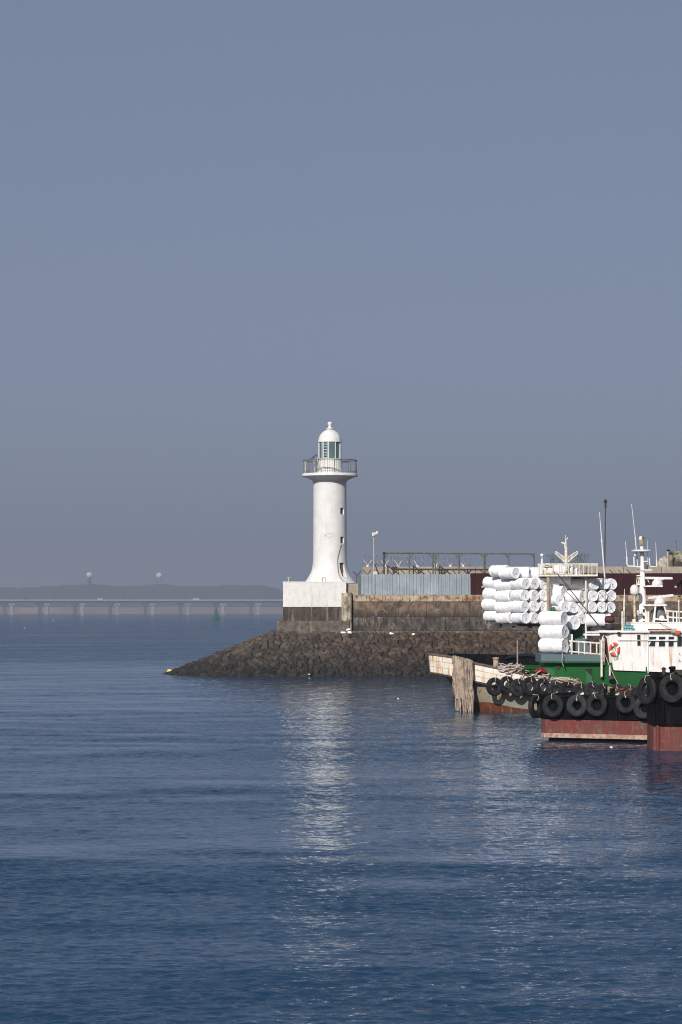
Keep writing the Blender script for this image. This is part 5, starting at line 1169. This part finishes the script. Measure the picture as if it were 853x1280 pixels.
# ------------------------------------------------------------------ boat B : low black hull
def boatB():
    a = Vector((9.05, 131.1, 0)); d = Vector((4.95, -2.8, 0)).normalized(); nb = Vector((-d.y, d.x, 0)); L = 9.2; W = 4.4
    root = thing('workboat', (a+d*4.5+nb*2.2), 'low black work barge with faded red bottom and tyres, behind the tall black bow', 'boat')
    def pr(ins, z0, z1, name, mt, x0=0.0, l=None):
        c = .35; l = l or L
        pts = [(x0+c+ins, ins), (l-ins, ins), (l-ins, W-ins), (x0+c+ins, W-ins), (x0+ins, W-c-ins), (x0+ins, c+ins)]
        m = MB(); m.prism([((a+d*u+nb*v).x, (a+d*u+nb*v).y) for u, v in pts], z0, z1); return m.build(name, M[mt], root)
    pr(0, 1.03, 2.0, 'hull', 'black'); pr(.02, .30, 1.03, 'red_bottom', 'red'); pr(.0, .16, .36, 'waterline_band', 'scum'); pr(.28, -.8, .18, 'shade_undercut', 'interior')  # set-back underside in a dark colour that stands for its shadow
    m = MB()
    for v0, v1, u0, u1 in ((0, 0, .35, L), (W, W, .35, L)):
        pass
    path = [(.35, .08), (L, .08)]
    m.path([a+d*u+nb*v+Vector((0, 0, 2.06)) for u, v in ((.0, W-.4), (.0, .4), (.38, .02), (L, .02))], .09, 6)
    m.path([a+d*u+nb*v+Vector((0, 0, 1.06)) for u, v in ((.0, W-.4), (-.02, .4), (.38, -.02), (L, -.02))], .05, 6); m.build('rubbing_strake', M['black'], root)
    m = MB()
    for u in (1.2, 2.6, 4.0, 5.5): p = a+d*u-nb*.03; m.box(p+Vector((0,0,1.52)), (.06, .06, .9), math.atan2(d.y, d.x))
    m.build('hull_rib', M['black'], root)
    def bol(u, v, r_, h_, mt='black', name='bollard'):
        p = a+d*u+nb*v; m = MB(); m.lathe([(r_, 1.98), (r_, 2.0+h_), (r_*1.35, 2.03+h_), (r_*1.3, 2.12+h_), (.01, 2.14+h_)], p, 14); m.build(name, M[mt], root)
    bol(3.55, .5, .1, .32); bol(3.2, .5, .07, .3)
    p = a+d*3.35+nb*.9; MB().lathe([(.2,-.2),(.1,.05),(.06,.2)], p+Vector((0,0,2.35)), 14, 'X').build('fairlead', M['bollard'], root)
    for u, v in ((3.8, 1.0), (4.35, .7)):
        p = a+d*u+nb*v; m = MB(); m.lathe([(.06,0),(.2,.05),(.2,.1),(.07,.14),(.06,.34),(.14,.36),(.13,.44)], p+Vector((0,0,2.0)), 14); m.build('capstan', M['boot'], root)
    return a, d, nb
a, d, nb = boatB()
yawB = math.atan2(d.y, d.x)
tB = [(669.8, 883.4, 1.08, 84, 'black tyre seen edge-on at the left end of the black barge'), (691.7, 882.2, 1.08, 0, 'wide black tyre, first on the barge side from its left end'), (722, 882, 1.04, 0, 'grey-flecked tyre, second on the barge side'), (746.4, 881.2, 1.08, 0, 'ribbed tyre, third on the barge side'), (782.9, 878, 1.0, 0, 'pale dusty tyre, fourth on the barge side'), (806, 884.5, 1.06, 0, 'low-hanging tyre, fifth on the barge side, beside the tall bow')]
for i, (px, py, dia, off, lab) in enumerate(tB):
    # ray against the barge side plane
    k = (px-HX)/F; den = k*d.y-1*d.x
    n2 = -nb; t = (n2.dot(a)+.22)/(n2.x*k+n2.y) if off == 0 else 131.6
    tyre(px, py, t, dia*.97, yawB+R(off), (i*2+1) % 3, lab, 'tyre fenders on the black barge', roll=R(-4), wscale=.8)
# ------------------------------------------------------------------ boat C : tall black bow
def boatC():
    Y = 121.2; s = F/Y; X = lambda px: (px-HX)/s; Z = lambda py: EYE-(py-HY)/s
    root = thing('workboat', (X(880), Y+1.8, 0), 'tall black bow with red bottom at the right edge of the harbour', 'boat')
    P0 = [(X(816.3), Y+1.5), (X(817.5), Y+.35), (X(829.5), Y), (X(1080), Y-.6), (X(1080), Y+3.4), (X(818), Y+3.0)]
    def inset(k):
        cx = sum(p[0] for p in P0)/6; cy_ = sum(p[1] for p in P0)/6; return [(x+(k if x < cx else -k), y+(k if y < cy_ else -k)) for x, y in P0]
    MB().prism(P0, Z(907), Z(846)).build('hull', M['black'], root); MB().prism(inset(.02), -.8, Z(907)).build('red_bottom', M['red'], root)
    m = MB()
    for px, y in ((819.5, Y+.28), (829.3, Y-.02)):
        m.tube((X(px), y-.03, Z(906)), (X(px), y-.03, Z(846)), .045, n=6)
    m.tube((X(817.3), Y+.34, Z(874)), (X(829.3), Y-.03, Z(874)), .03, n=6); m.tube((X(817.3), Y+.34, Z(906)), (X(829.3), Y-.03, Z(906)), .05, n=6)
    m.path([(x, y-.02, Z(906.4)) for x, y in P0[1:4]], .05, 6); m.path([(x, y, Z(846)) for x, y in P0[:4]], .10, 6); m.build('hull_rib', M['black'], root)
    m = MB()
    for px in (823, 829.8): m.tube((X(px), Y+.15, Z(907)), (X(px), Y+.15, -.2), .07, n=6)
    m.build('stem_bar', M['red'], root)
    m = MB(); m.lathe([(.1, 0), (.1, .3), (.15, .33), (.14, .42), (.01, .44)], (X(842), Y+.5, Z(846)), 14); m.build('bollard', M['black'], root)
    m = MB(); m.lathe([(.08, 0), (.08, .3), (.12, .33), (.01, .40)], (X(833), Y+.9, Z(846)), 12); m.bb(X(848), X(880), Y+1.0, Y+1.6, Z(846), Z(838)); m.build('winch', M['dark'], root)
    tyre(809.3, 863.2, Y-.05+.45, 1.22, R(-60), 1, 'big black tyre hanging off the corner of the tall black bow', 'tyre fenders on the tall black bow', roll=R(-3), wscale=.62)
    tyre(840.8, 860.5, Y-.28, 1.22, R(-32), 1, 'big black tyre on the side of the tall black bow, near the right edge', 'tyre fenders on the tall black bow', roll=R(-3), wscale=.62)
    g = MB(); g.prismY([(X(811), Z(850)), (X(815), Z(850)), (X(812.5), Z(834)), (X(811.5), Z(834))], Y+1.2, Y+1.3); g.build('green_bracket', M['green'], root)
boatC()
